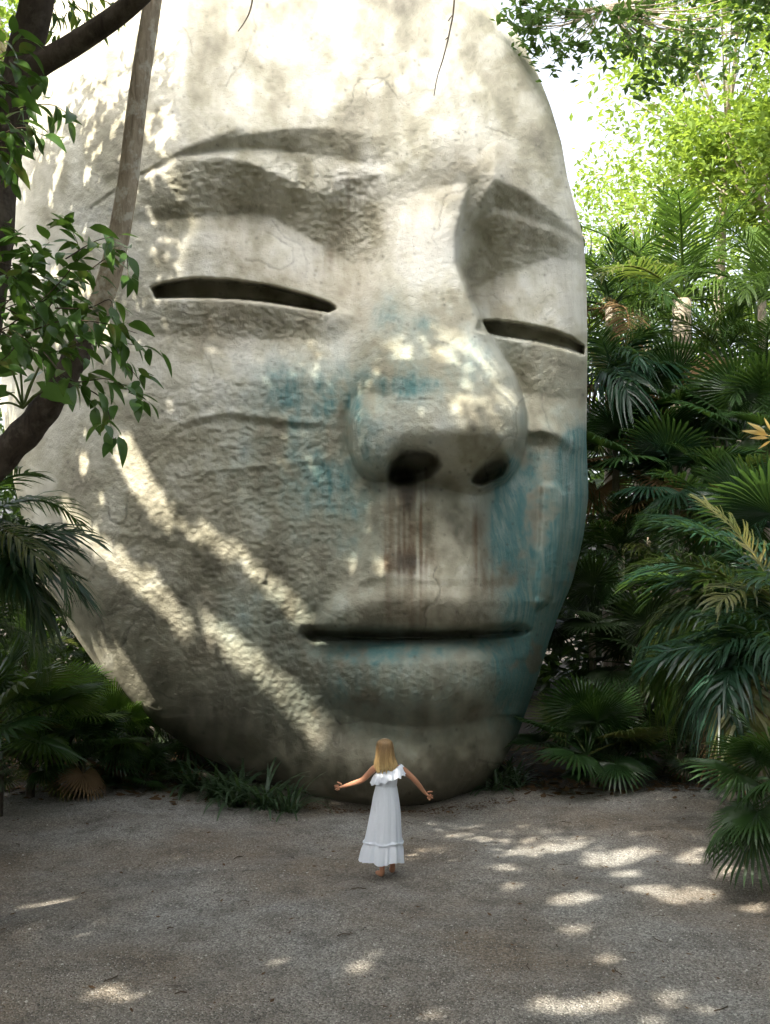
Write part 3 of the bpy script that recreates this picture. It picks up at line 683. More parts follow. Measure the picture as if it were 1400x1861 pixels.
def tree(name, label, base, crowns, n, size, mat, bark, trunk_pts, trunk_r, seed, cat='tree', group=None, clumps=40, keep=None, limb_r=0.03, spread=0.22, extra=()):
    r = np.random.default_rng(seed); t = thing(name, label, cat, base, group); B = np.array(base, float)
    mb = MB(); tp = smooth_path(trunk_pts, 8); mb.tube([tuple(p - B) for p in tp], list(np.linspace(trunk_r[0], trunk_r[1], len(tp))), 12)
    link('trunk', mb.mesh('trunk', bark), t)
    for pts, rad in extra:
        m2 = MB(); q = smooth_path(pts, 8); m2.tube([tuple(p - B) for p in q], list(np.linspace(rad[0], rad[1], len(q))), 10)
        link('limb', m2.mesh('limb', bark), t)
    allp = []; lm = MB()
    for (c, rad) in crowns:
        share = int(n * np.prod(rad) ** (2 / 3) / sum(np.prod(q[1]) ** (2 / 3) for q in crowns))
        P, C = crown_points(r, c, rad, share, clumps, spread); allp.append(P)
        for cc in C[::2]:
            s = tp[-1] if len(tp) else np.array(c); mid = (s + cc) / 2 + np.array([0, 0, -0.1]) * np.linalg.norm(cc - s)
            pth = smooth_path([s, mid, cc], 4)
            if keep is None or keep(smooth_path([s, mid, cc], 12)).all():
                lm.tube([tuple(p - B) for p in pth], list(np.linspace(limb_r, limb_r * .25, 9)), 5, False)
    P = np.concatenate(allp)
    if keep is not None: P = P[keep(P)]
    cr = link('crown', leaf_cloud(P - B, size, r, mat, 'crown'), t)
    if lm.k: link('branch', lm.mesh('branches', bark), cr)
    return t
# ================================================================== trees that shade the clearing
SUNV = np.array(SUN)
def on_head(x, y): return np.array(at(x, y, float(sample(FACE, np.array([x]), np.array([y]))[0])))
def on_ground(x, y): return np.array(at(x, y, ground_y(y)))
# gaps in the leaf cover through which the sun reaches the stone and the gravel: (point, radius of the gap)
GAPS = []
def shaft(pts, r0, r1, margin=.095, step=14):
    L = sum(math.dist(pts[i], pts[i + 1]) for i in range(len(pts) - 1)); n = max(2, int(L / step)); acc = 0
    xs_ = [p[0] for p in pts]; d_ = [0]
    for i in range(len(pts) - 1): d_.append(d_[-1] + math.dist(pts[i], pts[i + 1]))
    for k in range(n + 1):
        u_ = L * k / n; x = np.interp(u_, d_, [p[0] for p in pts]); y = np.interp(u_, d_, [p[1] for p in pts])
        GAPS.append((on_head(x, y), r0 + (r1 - r0) * k / n + margin))
shaft([(228, 822), (252, 866), (300, 940)], .13, .06)
shaft([(310, 945), (440, 1010)], .0, .03)
shaft([(485, 1058), (556, 1124)], .05, .02)
shaft([(118, 928), (170, 985), (230, 1035), (300, 1095), (330, 1125)], .06, .07)
shaft([(385, 1145), (450, 1200), (520, 1265), (600, 1332)], .05, .09)
shaft([(72, 1065), (120, 1145), (190, 1235)], .07, .06)
shaft([(228, 1265), (290, 1315), (348, 1360)], .10, .09)
shaft([(185, 1165), (250, 1240), (295, 1285)], -.03, -.03)
for x, y, r_ in [(150, 842, .14), (155, 790, .08), (185, 905, .08), (640, 1026, .12), (700, 1034, .12), (312, 742, .09)]:
    GAPS.append((on_head(x, y), r_))
rt = random.Random(5)
for _ in range(95):
    x = rt.uniform(15, 330); y = rt.uniform(20, 640)
    if x > 230 and y > 330: continue
    GAPS.append((on_head(x, y), rt.uniform(.07, .15)))
for x, y, r_ in [(960, 1545, .26), (1020, 1540, .18), (840, 1520, .12), (900, 1528, .10), (925, 1582, .09), (1090, 1562, .22), (1130, 1556, .24), (1175, 1548, .14), (1140, 1583, .12), (925, 1615, .10),
                 (1030, 1640, .16), (1060, 1636, .14), (1180, 1615, .20), (1230, 1625, .22), (1280, 1620, .18), (1330, 1585, .20), (1380, 1540, .22), (1370, 1640, .14), (1250, 1560, .12), (1050, 1688, .12), (1100, 1740, .10),
                 (740, 1560, .09), (500, 1745, .07), (660, 1765, .09), (690, 1740, .05), (180, 1805, .10), (240, 1812, .07), (1000, 1830, .15), (1060, 1832, .08), (1120, 1815, .12), (1220, 1810, .12), (1280, 1830, .06), (790, 1845, .08),
                 (30, 1618, .08), (330, 1562, .03), (110, 1630, .04), (1180, 1850, .06), (1380, 1500, .12)]:
    GAPS.append((on_ground(x, y), r_ * .62 + .08))
GP = np.array([g[0] for g in GAPS]); GR = np.array([g[1] for g in GAPS])
OPEN_FACE = [(440, -500), (1400, -500), (1400, 800), (1000, 790), (960, 600), (900, 520), (800, 470), (700, 480), (620, 530), (600, 545), (450, 520), (300, 505), (285, 400), (340, 285), (450, 225), (350, 150), (260, 60), (240, -200)]
def in_poly(x, y, poly):
    m = np.zeros(x.shape, bool)
    for i in range(len(poly)):
        x1, y1 = poly[i]; x2, y2 = poly[(i + 1) % len(poly)]
        if y1 != y2: m ^= ((y < y1) != (y < y2)) & (x < (x2 - x1) * (y - y1) / (y2 - y1) + x1)
    return m
def keep_shade(P):
    k = np.ones(len(P), bool)
    for g, r_ in zip(GP, GR):
        d = P - g; t = d @ SUNV; k &= ~((np.linalg.norm(d - t[:, None] * SUNV, axis=1) < r_) & (t > 0))
    for Yp in (12.4, 13.0, 13.8, 14.8):                              # where the leaf's shadow meets the upper face
        t = (P[:, 1] - Yp) / SUNV[1]; Q = P - t[:, None] * SUNV
        px = 700 + FPX * Q[:, 0] / Yp; py = HORIZON - FPX * (Q[:, 2] - CAM_H) / Yp
        k &= ~((t > 0) & in_poly(px, py, OPEN_FACE) & ((px > 780) if Yp > 13.1 else (px < 1000) & ((Yp > 12.9) | (px > 640) & (py < 500))))
    # nothing hangs into the view from these high crowns
    Yc = np.maximum(P[:, 1], 0.3); vx = 700 + FPX * P[:, 0] / Yc; vy = HORIZON - FPX * (P[:, 2] - CAM_H) / Yc
    k &= ~((P[:, 1] > 0.3) & (vx > -40) & (vx < 1440) & (vy > -60))
    return k

# slender pale tree leaning in from the left; its crown is above the picture
sl = [at(-90, 960, 10.0), at(-10, 845, 9.9), at(60, 772, 9.8), at(112, 695, 9.7), at(158, 610, 9.7), at(200, 500, 9.6), at(230, 350, 9.6), at(252, 170, 9.5), at(278, 0, 9.4), at(300, -160, 9.3), at(315, -380, 9.0)]
root = (sl[0].x - 0.6, sl[0].y, 0)
tree('slender_tree', 'slender pale mottled trunk leaning across the left temple of the head', root,
     [((-5.2, 9.4, 12.6), (3.0, 2.2, 1.2)), ((-8.0, 9.0, 10.6), (2.8, 2.6, 1.5)), ((-7.2, 12.0, 11.0), (2.3, 1.8, 1.9)), ((-9.0, 11.5, 8.2), (2.0, 1.8, 1.5))], 22000, 0.26, CANOPY_DARK, BARK_PALE,
     [tuple(p) for p in sl[3:]], (0.118, 0.068), 31, keep=keep_shade, clumps=70)
mb = MB(); q = smooth_path([(root[0], root[1], -0.1), (root[0] + 0.1, root[1], 1.4)] + [tuple(p) for p in sl[:5]], 8)
mb.tube([tuple(p - np.array(root)) for p in q], list(np.linspace(0.20, 0.115, len(q)) * (1 + 0.06 * np.sin(np.arange(len(q)) * 1.3))), 12)
link('trunk_base', mb.mesh('trunk_base', BARK_DARK), bpy.data.objects['slender_tree'])['label'] = 'darker lower trunk'  # lower part of the trunk takes the darker bark
# dark tree at the left edge with a limb reaching up to the right
dk = [at(-60, 1000, 8.6), at(-45, 700, 8.6), at(-12, 450, 8.5), at(-2, 330, 8.5), at(22, 200, 8.4), at(44, 100, 8.4), at(68, 0, 8.3), at(85, -140, 8.2), at(95, -300, 8.0)]
limb = [at(22, 190, 8.4), at(60, 128, 8.35), at(130, 84, 8.3), at(205, 34, 8.2), at(262, -14, 8.1), at(330, -90, 8.0)]
tree('dark_tree', 'dark-barked tree at the top left edge with a limb rising to the right', (dk[0].x, dk[0].y, 0),
     [((-8.5, 6.0, 11.5), (4.5, 2.8, 1.6)), ((-4.0, 5.2, 12.0), (3.0, 2.2, 1.3)), ((-11.5, 7.5, 9.5), (3.0, 3.0, 2.0))], 26000, 0.28, CANOPY_DARK, BARK_DARK,
     [(dk[0].x, dk[0].y, -0.1)] + [tuple(p) for p in dk], (0.17, 0.12), 32, keep=keep_shade, clumps=90,
     extra=[([tuple(p) for p in limb], (0.105, 0.07))])
# tall trees round and behind the viewer whose crowns shade the gravel
tree('shade_tree', 'tall broad tree shading the gravel clearing from the left', (-7.5, -2.5, 0),
     [((-9.0, 1.5, 10.5), (4.5, 3.2, 1.6)), ((-4.0, 1.2, 9.6), (3.5, 2.8, 1.3)), ((-0.5, 3.3, 9.8), (3.2, 1.9, 1.1)), ((-12.0, 4.0, 9.0), (3.0, 3.0, 1.8))], 38000, 0.32, CANOPY_DARK, BARK_DARK,
     [(-7.5, -2.5, -0.1), (-7.4, -2.2, 5), (-7.5, -1.0, 8.5)], (0.32, 0.18), 33, keep=keep_shade, clumps=100)
tree('shade_tree', 'tall broad tree shading the gravel clearing from behind the viewpoint', (3.0, -5.0, 0),
     [((2.0, 0.5, 8.8), (4.5, 3.2, 1.2)), ((-3.0, -4.0, 8.6), (4.5, 3.5, 1.6)), ((5.0, -4.5, 8.5), (4.5, 3.5, 1.8))], 9000, 0.42, CANOPY_DARK, BARK_DARK,
     [(3.0, -5.0, -0.1), (3.0, -4.8, 4), (2.5, -4.0, 7.5)], (0.3, 0.18), 34, keep=keep_shade, clumps=110)
tree('shade_tree', 'tall broad tree shading the gravel clearing from the right', (9.5, 6.0, 0),
     [((9.0, 5.0, 8.4), (3.5, 4.5, 1.8)), ((7.5, 9.0, 8.0), (2.2, 2.5, 1.5)), ((6.8, 14.5, 13.4), (3.6, 3.6, 1.0))], 11000, 0.40, CANOPY_DARK, BARK_DARK,
     [(9.5, 6.0, -0.1), (9.4, 6.0, 4), (9.0, 6.0, 7.5)], (0.28, 0.16), 35, keep=keep_shade, clumps=80)
# unseen tall tree added far to the left to veil the sun on the forehead
def keep_veil(P):
    t = (P[:, 1] - 13.0) / SUNV[1]; Q = P - t[:, None] * SUNV
    px = 700 + FPX * Q[:, 0] / 13.0; py = HORIZON - FPX * (Q[:, 2] - CAM_H) / 13.0
    return in_poly(px, py, [(150, -500), (1400, -500), (1400, 800), (640, 760), (560, 600), (300, 560), (330, 260)])
vc = np.array([-0.3, 13.0, 7.6]) + SUNV * 34
tree('unseen_sun_veil', 'unseen tall leaf crown added to veil the sun on the forehead', (vc[0] - .5, vc[1] - 1, 0), [(tuple(vc), (6.2, 6.2, 3.8))], 75000, 0.25, CANOPY_DARK, BARK_PALE,
     [(vc[0] - .5, vc[1] - 1, -.1), (vc[0] - .3, vc[1], vc[2] * .5), tuple(vc)], (.45, .15), 36, keep=keep_veil, clumps=2500, spread=.2, limb_r=.004)
# dark strip of understorey all round the clearing
def forest():
    r = np.random.default_rng(77); n = 95000
    a = r.uniform(0, 2 * np.pi, n); k = r.uniform(0, 1, n)
    x = np.cos(a) * (10.5 + 9 * k); y = 9 + np.sin(a) * (14 + 9 * k)
    lump = 0.6 + 0.4 * np.sin(a * 7 + 1) * np.sin(a * 13 + 2)
    top = np.where(y < 4, 8.0, 6.8) * (0.75 + 0.5 * lump) * (0.7 + 0.3 * k)
    z = r.uniform(0, 1, n) ** 0.8 * top
    o = link('surrounding_forest', leaf_cloud(np.stack([x, y, z], 1), 0.45, r, UNDER, 'surrounding_forest')); o['kind'] = 'stuff'
    o['label'] = 'dark green undergrowth closing in the clearing behind the palms'
forest()

# bright broadleaf trees beyond the palms, upper right
def back_tree(label, x, y, Y, rad, n, size, mat, seed, tx=None, group='broadleaf trees beyond the palms', clumps=60, spread=.16):
    c = at(x, y, Y); tx = x if tx is None else tx; b = at(tx, 1000, Y)
    tree('broadleaf_tree', label, (b.x, b.y, 0), [(tuple(c), rad)], n, size, mat, BARK_PALE,
         [(b.x, b.y, -.1), (b.x + .1, b.y, c.z * .45), (c.x, c.y, c.z - rad[2] * .3)], (0.2, 0.07), seed, group=group, clumps=clumps, limb_r=0.035, spread=spread)
back_tree('sunlit tree filling the top right corner above the palms', 1320, 150, 22, (2.7, 2.5, 3.2), 9500, 0.20, CANOPY, 41, 1290, clumps=70)
back_tree('pale yellow-green tree beside the head outline, left of the corner tree', 1170, 420, 29, (2.4, 2.5, 2.6), 5200, 0.20, CANOPY, 42, 1180, clumps=60)
back_tree('denser tree at the right edge just above the lit palm', 1400, 330, 20.5, (1.6, 1.6, 2.0), 6000, 0.19, CANOPY, 43, 1420)
back_tree('low sunlit tree glimpsed between the palm trunks', 1240, 620, 30, (5.2, 2.0, 2.2), 9000, 0.22, CANOPY, 44, 1330)
back_tree('sunlit tree behind the dark trunk in the top left corner', 20, 40, 20, (1.4, 1.6, 2.4), 4500, 0.20, CANOPY, 45, -40)
# branch hanging over the gap at the top
ob = at(1500, 40, 15)
tree('overhanging_tree', 'leafy branch overhanging the white sky gap right of the forehead', (ob.x, ob.y, 0),
     [(tuple(at(1050, 55, 14.6)), (0.95, .6, .55)), (tuple(at(960, 25, 14.4)), (.45, .5, .40)), (tuple(at(1210, 80, 14.8)), (.9, .7, .7)), (tuple(at(1360, 30, 15)), (.9, .7, .7))], 1900, 0.16, CANOPY_DARK, BARK_PALE,
     [(ob.x, ob.y, -.1), tuple(at(1500, 500, 15)), tuple(at(1470, 60, 15)), tuple(at(1300, -10, 14.9)), tuple(at(1100, 10, 14.7))], (0.16, 0.025), 46, clumps=26, limb_r=.012, spread=.2)
# ================================================================== palms
RG = 'palms massed to the right of the head'; LG = 'palms at the left of the head'
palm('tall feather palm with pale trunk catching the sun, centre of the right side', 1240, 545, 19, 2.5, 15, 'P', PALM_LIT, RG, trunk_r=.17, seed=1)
palm('feather palm with thin trunk at the right edge, below the dense tree', 1385, 545, 17, 1.9, 13, 'P', PALM_LIT, RG, trunk_r=.07, seed=2)
palm('feather palm touching the head outline level with the right eye', 1110, 560, 19.5, 2.1, 14, 'P', PALM, RG, trunk_r=.1, seed=3, dry=2)
palm('drooping feather palm between the pale trunk and the right edge', 1315, 655, 17.6, 1.7, 13, 'P', PALM, RG, seed=4, dry=2)
palm('feather palm with hanging dead fronds beside the right cheek', 1120, 705, 17.5, 1.6, 15, 'D', PALM_COOL, RG, seed=5, dry=3)
palm('bluish fan palm below the pale trunk', 1235, 765, 17.5, .95, 15, 'F', FAN, RG, seed=6, dry=2)
palm('dark fan palm beside the teal cheek stain', 1120, 850, 17, .95, 15, 'F', FAN, RG, seed=7, dry=3)
palm('fan palm behind the yellow flower at the right edge', 1345, 800, 16.2, .9, 15, 'F', FAN, RG, seed=8)
palm('dark fan palm standing below the bluish fan palm', 1230, 900, 16.4, .9, 15, 'F', PALM_COOL, RG, seed=9, dry=2)
palm('feather palm low behind the right jaw', 1130, 1010, 16.6, 1.5, 14, 'P', PALM, RG, seed=10)
palm('upright fan palm with stiff blades at the right edge', 1400, 1030, 14.0, .95, 12, 'F', PALM_COOL, RG, seed=11, lo=5)
palm('large dark feather palm arching in from the right edge', 1430, 1130, 12.4, 2.1, 17, 'P', PALM_COOL, RG, seed=12, dry=1, lo=-15, hi=60, az=(110, 250))
palm('yellow-green arching palm reaching towards the mouth', 1330, 1150, 13.4, 1.65, 12, 'D', PALM_LIT, RG, seed=13, hi=55, az=(100, 260))
palm('palm with drooping fronds hanging over the gravel at the right', 1400, 1235, 11.4, 1.45, 15, 'D', PALM_COOL, RG, seed=14, dry=2, lo=-30, hi=60, az=(90, 270))
palm('low fan palm on the gravel edge just right of the chin', 1068, 1372, 14.4, .74, 15, 'F', FAN, RG, seed=15, lo=-8, trunk_mat=BARK_DARK)
palm('small fan palm spreading on the gravel edge, behind the low one', 1120, 1395, 14.9, .55, 11, 'F', FAN, RG, seed=51, lo=-10, trunk_mat=BARK_DARK)
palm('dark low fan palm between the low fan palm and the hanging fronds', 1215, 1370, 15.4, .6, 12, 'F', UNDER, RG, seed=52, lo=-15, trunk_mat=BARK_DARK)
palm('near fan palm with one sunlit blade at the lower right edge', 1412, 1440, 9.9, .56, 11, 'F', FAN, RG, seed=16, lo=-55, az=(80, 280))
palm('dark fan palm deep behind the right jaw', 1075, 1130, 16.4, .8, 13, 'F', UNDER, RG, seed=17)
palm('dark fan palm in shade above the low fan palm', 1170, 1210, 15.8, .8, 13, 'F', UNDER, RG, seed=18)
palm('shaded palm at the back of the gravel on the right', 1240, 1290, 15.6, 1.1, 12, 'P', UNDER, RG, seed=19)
palm('feather palm left of the tall sunlit palm, far back', 1160, 640, 22, 2.2, 13, 'P', PALM, RG, trunk_r=.1, seed=20)
palm('feather palm crowding the right edge below the thin-trunked palm', 1400, 720, 16.6, 1.6, 13, 'P', PALM, RG, seed=21)
palm('feather palm over the stiff-bladed fan palm', 1300, 950, 15.4, 1.5, 14, 'P', PALM, RG, seed=22)

palm('feather palm at the left edge arching over the jaw', -75, 985, 10.4, 1.55, 14, 'P', PALM, LG, trunk_mat=BARK_DARK, seed=31, lo=-20)
palm('feather palm frond curving right in front of the left cheek', -62, 1075, 11.0, 1.55, 8, 'D', PALM_COOL, LG, trunk_mat=BARK_DARK, seed=32, lo=10, hi=50, az=(-40, 40))
palm('sunlit fan palm against the left jaw', 92, 1315, 13.7, .62, 13, 'F', PALM_LIT, LG, trunk_mat=BARK_DARK, seed=33)
palm('fan palm low on the left with yellowing blades', 150, 1378, 14.0, .56, 12, 'F', FAN, LG, trunk_mat=BARK_DARK, seed=34, dry=2, lo=-30)
palm('dark fan palm at the left edge above the gravel', -15, 1330, 12.8, .85, 13, 'F', FAN, LG, trunk_mat=BARK_DARK, seed=35)
palm('sunlit feather palm tucked under the left jaw', 48, 1185, 14.9, .85, 14, 'P', PALM_LIT, LG, trunk_mat=BARK_DARK, seed=36)
palm('dark feather palm at the left edge below the arching one', -20, 1140, 12.2, 1.2, 13, 'P', PALM, LG, trunk_mat=BARK_DARK, seed=37)
palm('small fan palm at the foot of the left palms', 60, 1400, 13.7, .5, 12, 'F', FAN, LG, trunk_mat=BARK_DARK, seed=38, lo=-30)
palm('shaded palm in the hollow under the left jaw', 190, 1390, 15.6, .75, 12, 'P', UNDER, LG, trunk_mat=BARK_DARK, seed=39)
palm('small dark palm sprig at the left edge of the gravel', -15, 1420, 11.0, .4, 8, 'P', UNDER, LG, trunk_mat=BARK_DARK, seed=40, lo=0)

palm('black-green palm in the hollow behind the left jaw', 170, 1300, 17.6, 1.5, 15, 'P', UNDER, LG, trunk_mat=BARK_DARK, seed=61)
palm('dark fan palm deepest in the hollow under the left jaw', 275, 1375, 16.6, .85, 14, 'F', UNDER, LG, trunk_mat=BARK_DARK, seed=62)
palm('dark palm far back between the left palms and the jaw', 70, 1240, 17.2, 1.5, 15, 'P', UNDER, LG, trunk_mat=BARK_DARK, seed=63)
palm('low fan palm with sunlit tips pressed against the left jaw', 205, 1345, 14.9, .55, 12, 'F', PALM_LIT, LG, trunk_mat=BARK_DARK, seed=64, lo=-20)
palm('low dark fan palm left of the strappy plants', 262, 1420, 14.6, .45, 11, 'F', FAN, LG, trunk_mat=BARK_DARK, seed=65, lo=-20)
# ================================================================== leafy sprays, climbers, small plants
LEAF_M = [broad_leaf(.46, .10, .20), broad_leaf(.52, .16, .34), broad_leaf(.42, .06, .10), broad_leaf(.48, .2, .45)]
LEAF_M = [m.mesh('leaf_shape', BROAD) for m in LEAF_M]
LEAF_LIT = [broad_leaf(.34, .10, .25).mesh('leaf_shape', CANOPY), broad_leaf(.28, .12, .35).mesh('leaf_shape', CANOPY_DARK)]

def sprays(holder, twigs, n, size, meshes, origin, r, depth=0.25, rad=0.006):
    """twigs in plan coordinates (x, y, distance) as one mesh; leaves are children of the holder"""
    mb = MB(); lens = [sum(math.dist(t[i][:2], t[i + 1][:2]) for i in range(len(t) - 1)) for t in twigs]; tot = sum(lens); paths = []
    for t in twigs:
        P = smooth_path([tuple(at(*q) - origin) for q in t], 7); paths.append(P)
        mb.tube([tuple(p) for p in P], list(np.linspace(rad, rad * .35, len(P))), 5, False)
    for P, L in zip(paths, lens):
        k = max(3, int(n * L / tot))
        for i in range(k):
            f = (0.22 + 0.78 * (i + r.random() * .8) / k) * (len(P) - 1); j = min(int(f), len(P) - 2)
            p = P[j] + (P[j + 1] - P[j]) * (f - j); d = P[j + 1] - P[j]
            side = 1 if i % 2 else -1; hd = math.atan2(d[1], d[0]) + side * r.uniform(.35, 1.25) + r.uniform(-.3, .3)
            el = math.atan2(d[2], math.hypot(d[0], d[1])) * .5 - r.uniform(-.25, 1.0)
            off = Vector((r.gauss(0, .025), r.gauss(0, depth * .35), r.gauss(0, .025)))
            s = size * r.uniform(.65, 1.15)
            link('leaf', r.choice(meshes), holder, Vector(p) + off, (r.uniform(-.7, .7), -el, hd), (s, s * r.uniform(.85, 1.15), s))
    return mb

r_ = random.Random(21); Y = 7.6
sap = thing('glossy_sapling', 'young tree with dark glossy oval leaves reaching in from the left edge', 'tree', (-3.6, 7.6, 0)); O = Vector(sap.location)
tw = [[(-60, 640), (60, 560), (140, 470), (128, 408)], [(60, 560), (150, 500), (222, 455), (234, 505)], [(-40, 600), (40, 520), (62, 462), (28, 425)], [(-20, 590), (80, 640), (170, 618), (278, 632)],
      [(80, 640), (130, 692), (200, 690), (272, 735)], [(130, 692), (188, 728), (207, 800)], [(60, 600), (120, 582), (190, 588), (250, 606)], [(-20, 470), (60, 495), (120, 522)], [(10, 560), (66, 585), (100, 548), (150, 545)],
      [(170, 620), (222, 655), (262, 700)], [(120, 470), (170, 440), (205, 430)], [(-30, 520), (20, 500), (50, 540), (90, 600)], [(-30, 640), (10, 600), (50, 620), (70, 660)], [(100, 560), (160, 560), (200, 545), (205, 580)]]
tw = [[(x, y, Y + r_.uniform(-.2, .2) + .35 * math.sin(i)) for x, y in t] for i, t in enumerate(tw)]
mb = sprays(sap, tw, 290, .19, LEAF_M, O, r_)
mb.tube([tuple(p) for p in smooth_path([(0, 0, -.1), (.15, 0, 2.2), tuple(at(-90, 690, Y) - O), tuple(at(-50, 615, Y) - O)], 8)], list(np.linspace(.05, .02, 25)), 8)
link('stem', mb.mesh('stem', TWIG), sap)

sap2 = thing('glossy_sapling', 'denser dark-leaved young tree low at the left edge, behind the first one', 'tree', (-4.0, 8.3, 0)); O = Vector(sap2.location)
tw = [[(-60, 560), (0, 500), (60, 470), (90, 440)], [(-60, 600), (10, 560), (80, 540), (130, 520)], [(-60, 640), (20, 620), (90, 610), (150, 640)], [(-40, 500), (10, 470), (30, 430), (20, 415)], [(-50, 680), (10, 650), (60, 590), (110, 570)], [(-50, 540), (20, 545), (70, 510), (150, 500)], [(-50, 620), (30, 590), (100, 600), (160, 585)]]
tw = [[(x, y, 8.3 + r_.uniform(-.2, .2)) for x, y in t] for t in tw]
mb = sprays(sap2, tw, 150, .19, LEAF_M, O, r_)
mb.tube([tuple(p) for p in smooth_path([(0, 0, -.1), (.1, 0, 2.4), tuple(at(-90, 690, 8.3) - O), tuple(at(-50, 600, 8.3) - O)], 8)], list(np.linspace(.05, .02, 25)), 8)
link('stem', mb.mesh('stem', TWIG), sap2)

dark_tree = bpy.data.objects['dark_tree']; O = Vector(dark_tree.location)
for twl, n, size, ms, Yb in (([[(-50, 280), (20, 205), (90, 190), (136, 216)], [(-40, 215), (20, 150), (62, 128)], [(-10, 250), (40, 232), (84, 248)], [(-30, 290), (6, 285), (14, 322)], [(-50, 190), (0, 160), (46, 182)], [(-40, 330), (0, 250), (30, 262)], [(-30, 120), (10, 100), (40, 60)]], 105, .20, LEAF_M, 7.4),
                             ([[(60, -40), (95, 10), (105, 40), (98, 60)], [(100, -40), (140, 10), (172, 30), (180, 78)], [(120, -50), (170, -10), (205, 10), (212, 30)], [(30, -40), (85, -20), (125, 5), (118, 30)], [(150, -30), (160, 20), (150, 50)]], 70, .15, LEAF_LIT, 8.8)):
    for i, t in enumerate(twl):
        holder = link('bough', None, dark_tree)
        mb = sprays(holder, [[(x, y, Yb + .3 * math.sin(i * 2.1)) for x, y in t]], n // len(twl), size, ms, O, r_)
        kids = list(holder.children); nb = link('twig', mb.mesh('twig', TWIG), dark_tree)
        for ch in kids: ch.parent = nb
        bpy.data.objects.remove(holder)

# climbing plant with heart leaves on the leaning trunk
ph = thing('philodendron', 'climbing plant with big pale heart-shaped leaves on the leaning trunk', 'plant', at(42, 742, 9.6)); O = Vector(ph.location)
HL = heart_leaf().mesh('heart_leaf', BIGLEAF)
for i, (x, y, dY, s, rx, ry, rz) in enumerate([(36, 652, .0, .40, .5, .3, 2.9), (80, 650, .1, .42, -.3, .9, .5), (12, 712, -.1, .34, .3, .3, 3.0), (78, 712, -.15, .36, -.8, .25, -.2), (20, 668, .15, .38, .9, .1, 3.5), (108, 690, .1, .34, .2, .9, -.5), (-5, 735, -.1, .36, .2, .2, 3.3), (60, 690, .2, .32, -.2, -.6, 1.2)]):
    p = at(x, y, 9.55 + dY) - O; mb = MB(); mb.tube([tuple(q) for q in smooth_path([(0, 0, 0), tuple(p * .5 + Vector((0, 0, .03))), tuple(p)], 5)], .011, 5, False)
    st = link('leaf_stalk', mb.mesh('leaf_stalk', STEM), ph); lf = link('leaf', HL, ph, p, (rx, ry, rz), s)

# hanging vines in front of the forehead
for lab, pts, Yv, rad in (('long thin vine hanging down the middle of the forehead', [(832, -160), (826, 0), (818, 55), (806, 105), (795, 140), (789, 174)], 11.9, .011), ('short hooked twig hanging at the top of the forehead', [(480, -150), (462, -20), (455, 18), (446, 38), (433, 57)], 11.9, .012)):
    mb = MB(); P = [at(x, y, Yv) for x, y in pts]; O = P[0]
    mb.tube([tuple(p - O) for p in smooth_path([tuple(p) for p in P], 6) - 0 * np.zeros(3)] if False else [tuple(Vector(p) - O) for p in smooth_path([tuple(p) for p in P], 6)], list(np.linspace(rad, rad * .45, (len(P) - 1) * 6 + 1)), 6)
    if 'long' in lab:
        for j, (a, b) in enumerate((((822, 28), (815, 38)), ((816, 66), (810, 72)))):
            mb.tube([tuple(at(*a, Yv) - O), tuple(at(*b, Yv) - O)], .006, 4)
    v = link('hanging_vine', mb.mesh('hanging_vine', TWIG), loc=O); tag(v, lab, 'vine')

# strap-leaved clumps along the foot of the head
def strap(seed, bend):
    mb = MB(); n = 6; v = []; p = np.array([0., 0, 0]); a = 1.2
    for i in range(n + 1):
        t = i / n; w_ = .030 * (1 - t ** 2.2) * (0.55 + t) + .002; v += [(p[0], -w_, p[2] + .004), (p[0], w_, p[2] + .004)]
        a -= bend / n * (0.5 + t); p = p + np.array([math.cos(a), 0, math.sin(a)]) / n
    mb.add(v, [(2 * i, 2 * i + 1, 2 * i + 3, 2 * i + 2) for i in range(n)], .5); return mb.mesh('strap_leaf', STRAP)
STRAPS = [strap(0, .9), strap(1, 1.5), strap(2, 2.1)]
for lab, x, y, s, n in (('strappy dark plant furthest left at the foot of the head', 350, 1440, .78, 44), ('strappy plant second from the left under the jaw', 392, 1452, .76, 44), ('strappy plant behind the others close against the jaw', 440, 1454, .76, 40), ('dense strappy plant in the middle of the row under the jaw', 430, 1466, .80, 46),
                        ('strappy plant with drooping tips left of the girl, second from the right', 482, 1472, .78, 46), ('strappy plant nearest the girl, at the right end of the row', 524, 1476, .66, 40), ('grassy clump at the foot of the head right of the chin', 900, 1436, .58, 40), ('grassy clump between the chin and the low fan palm', 938, 1428, .64, 40), ('tall grassy clump against the right jaw', 918, 1420, .70, 26)):
    Yg = ground_y(y); b = at(x, y, Yg); t = thing('strappy_plant', lab, 'plant', (b.x, b.y, 0), 'low strappy plants at the foot of the head')
    for i in range(n):
        q = s * r_.uniform(.6, 1.1)
        link('leaf', r_.choice(STRAPS), t, (r_.gauss(0, .05), r_.gauss(0, .04), -.01), (0, r_.uniform(-.25, .55), r_.uniform(0, 6.283)), q)

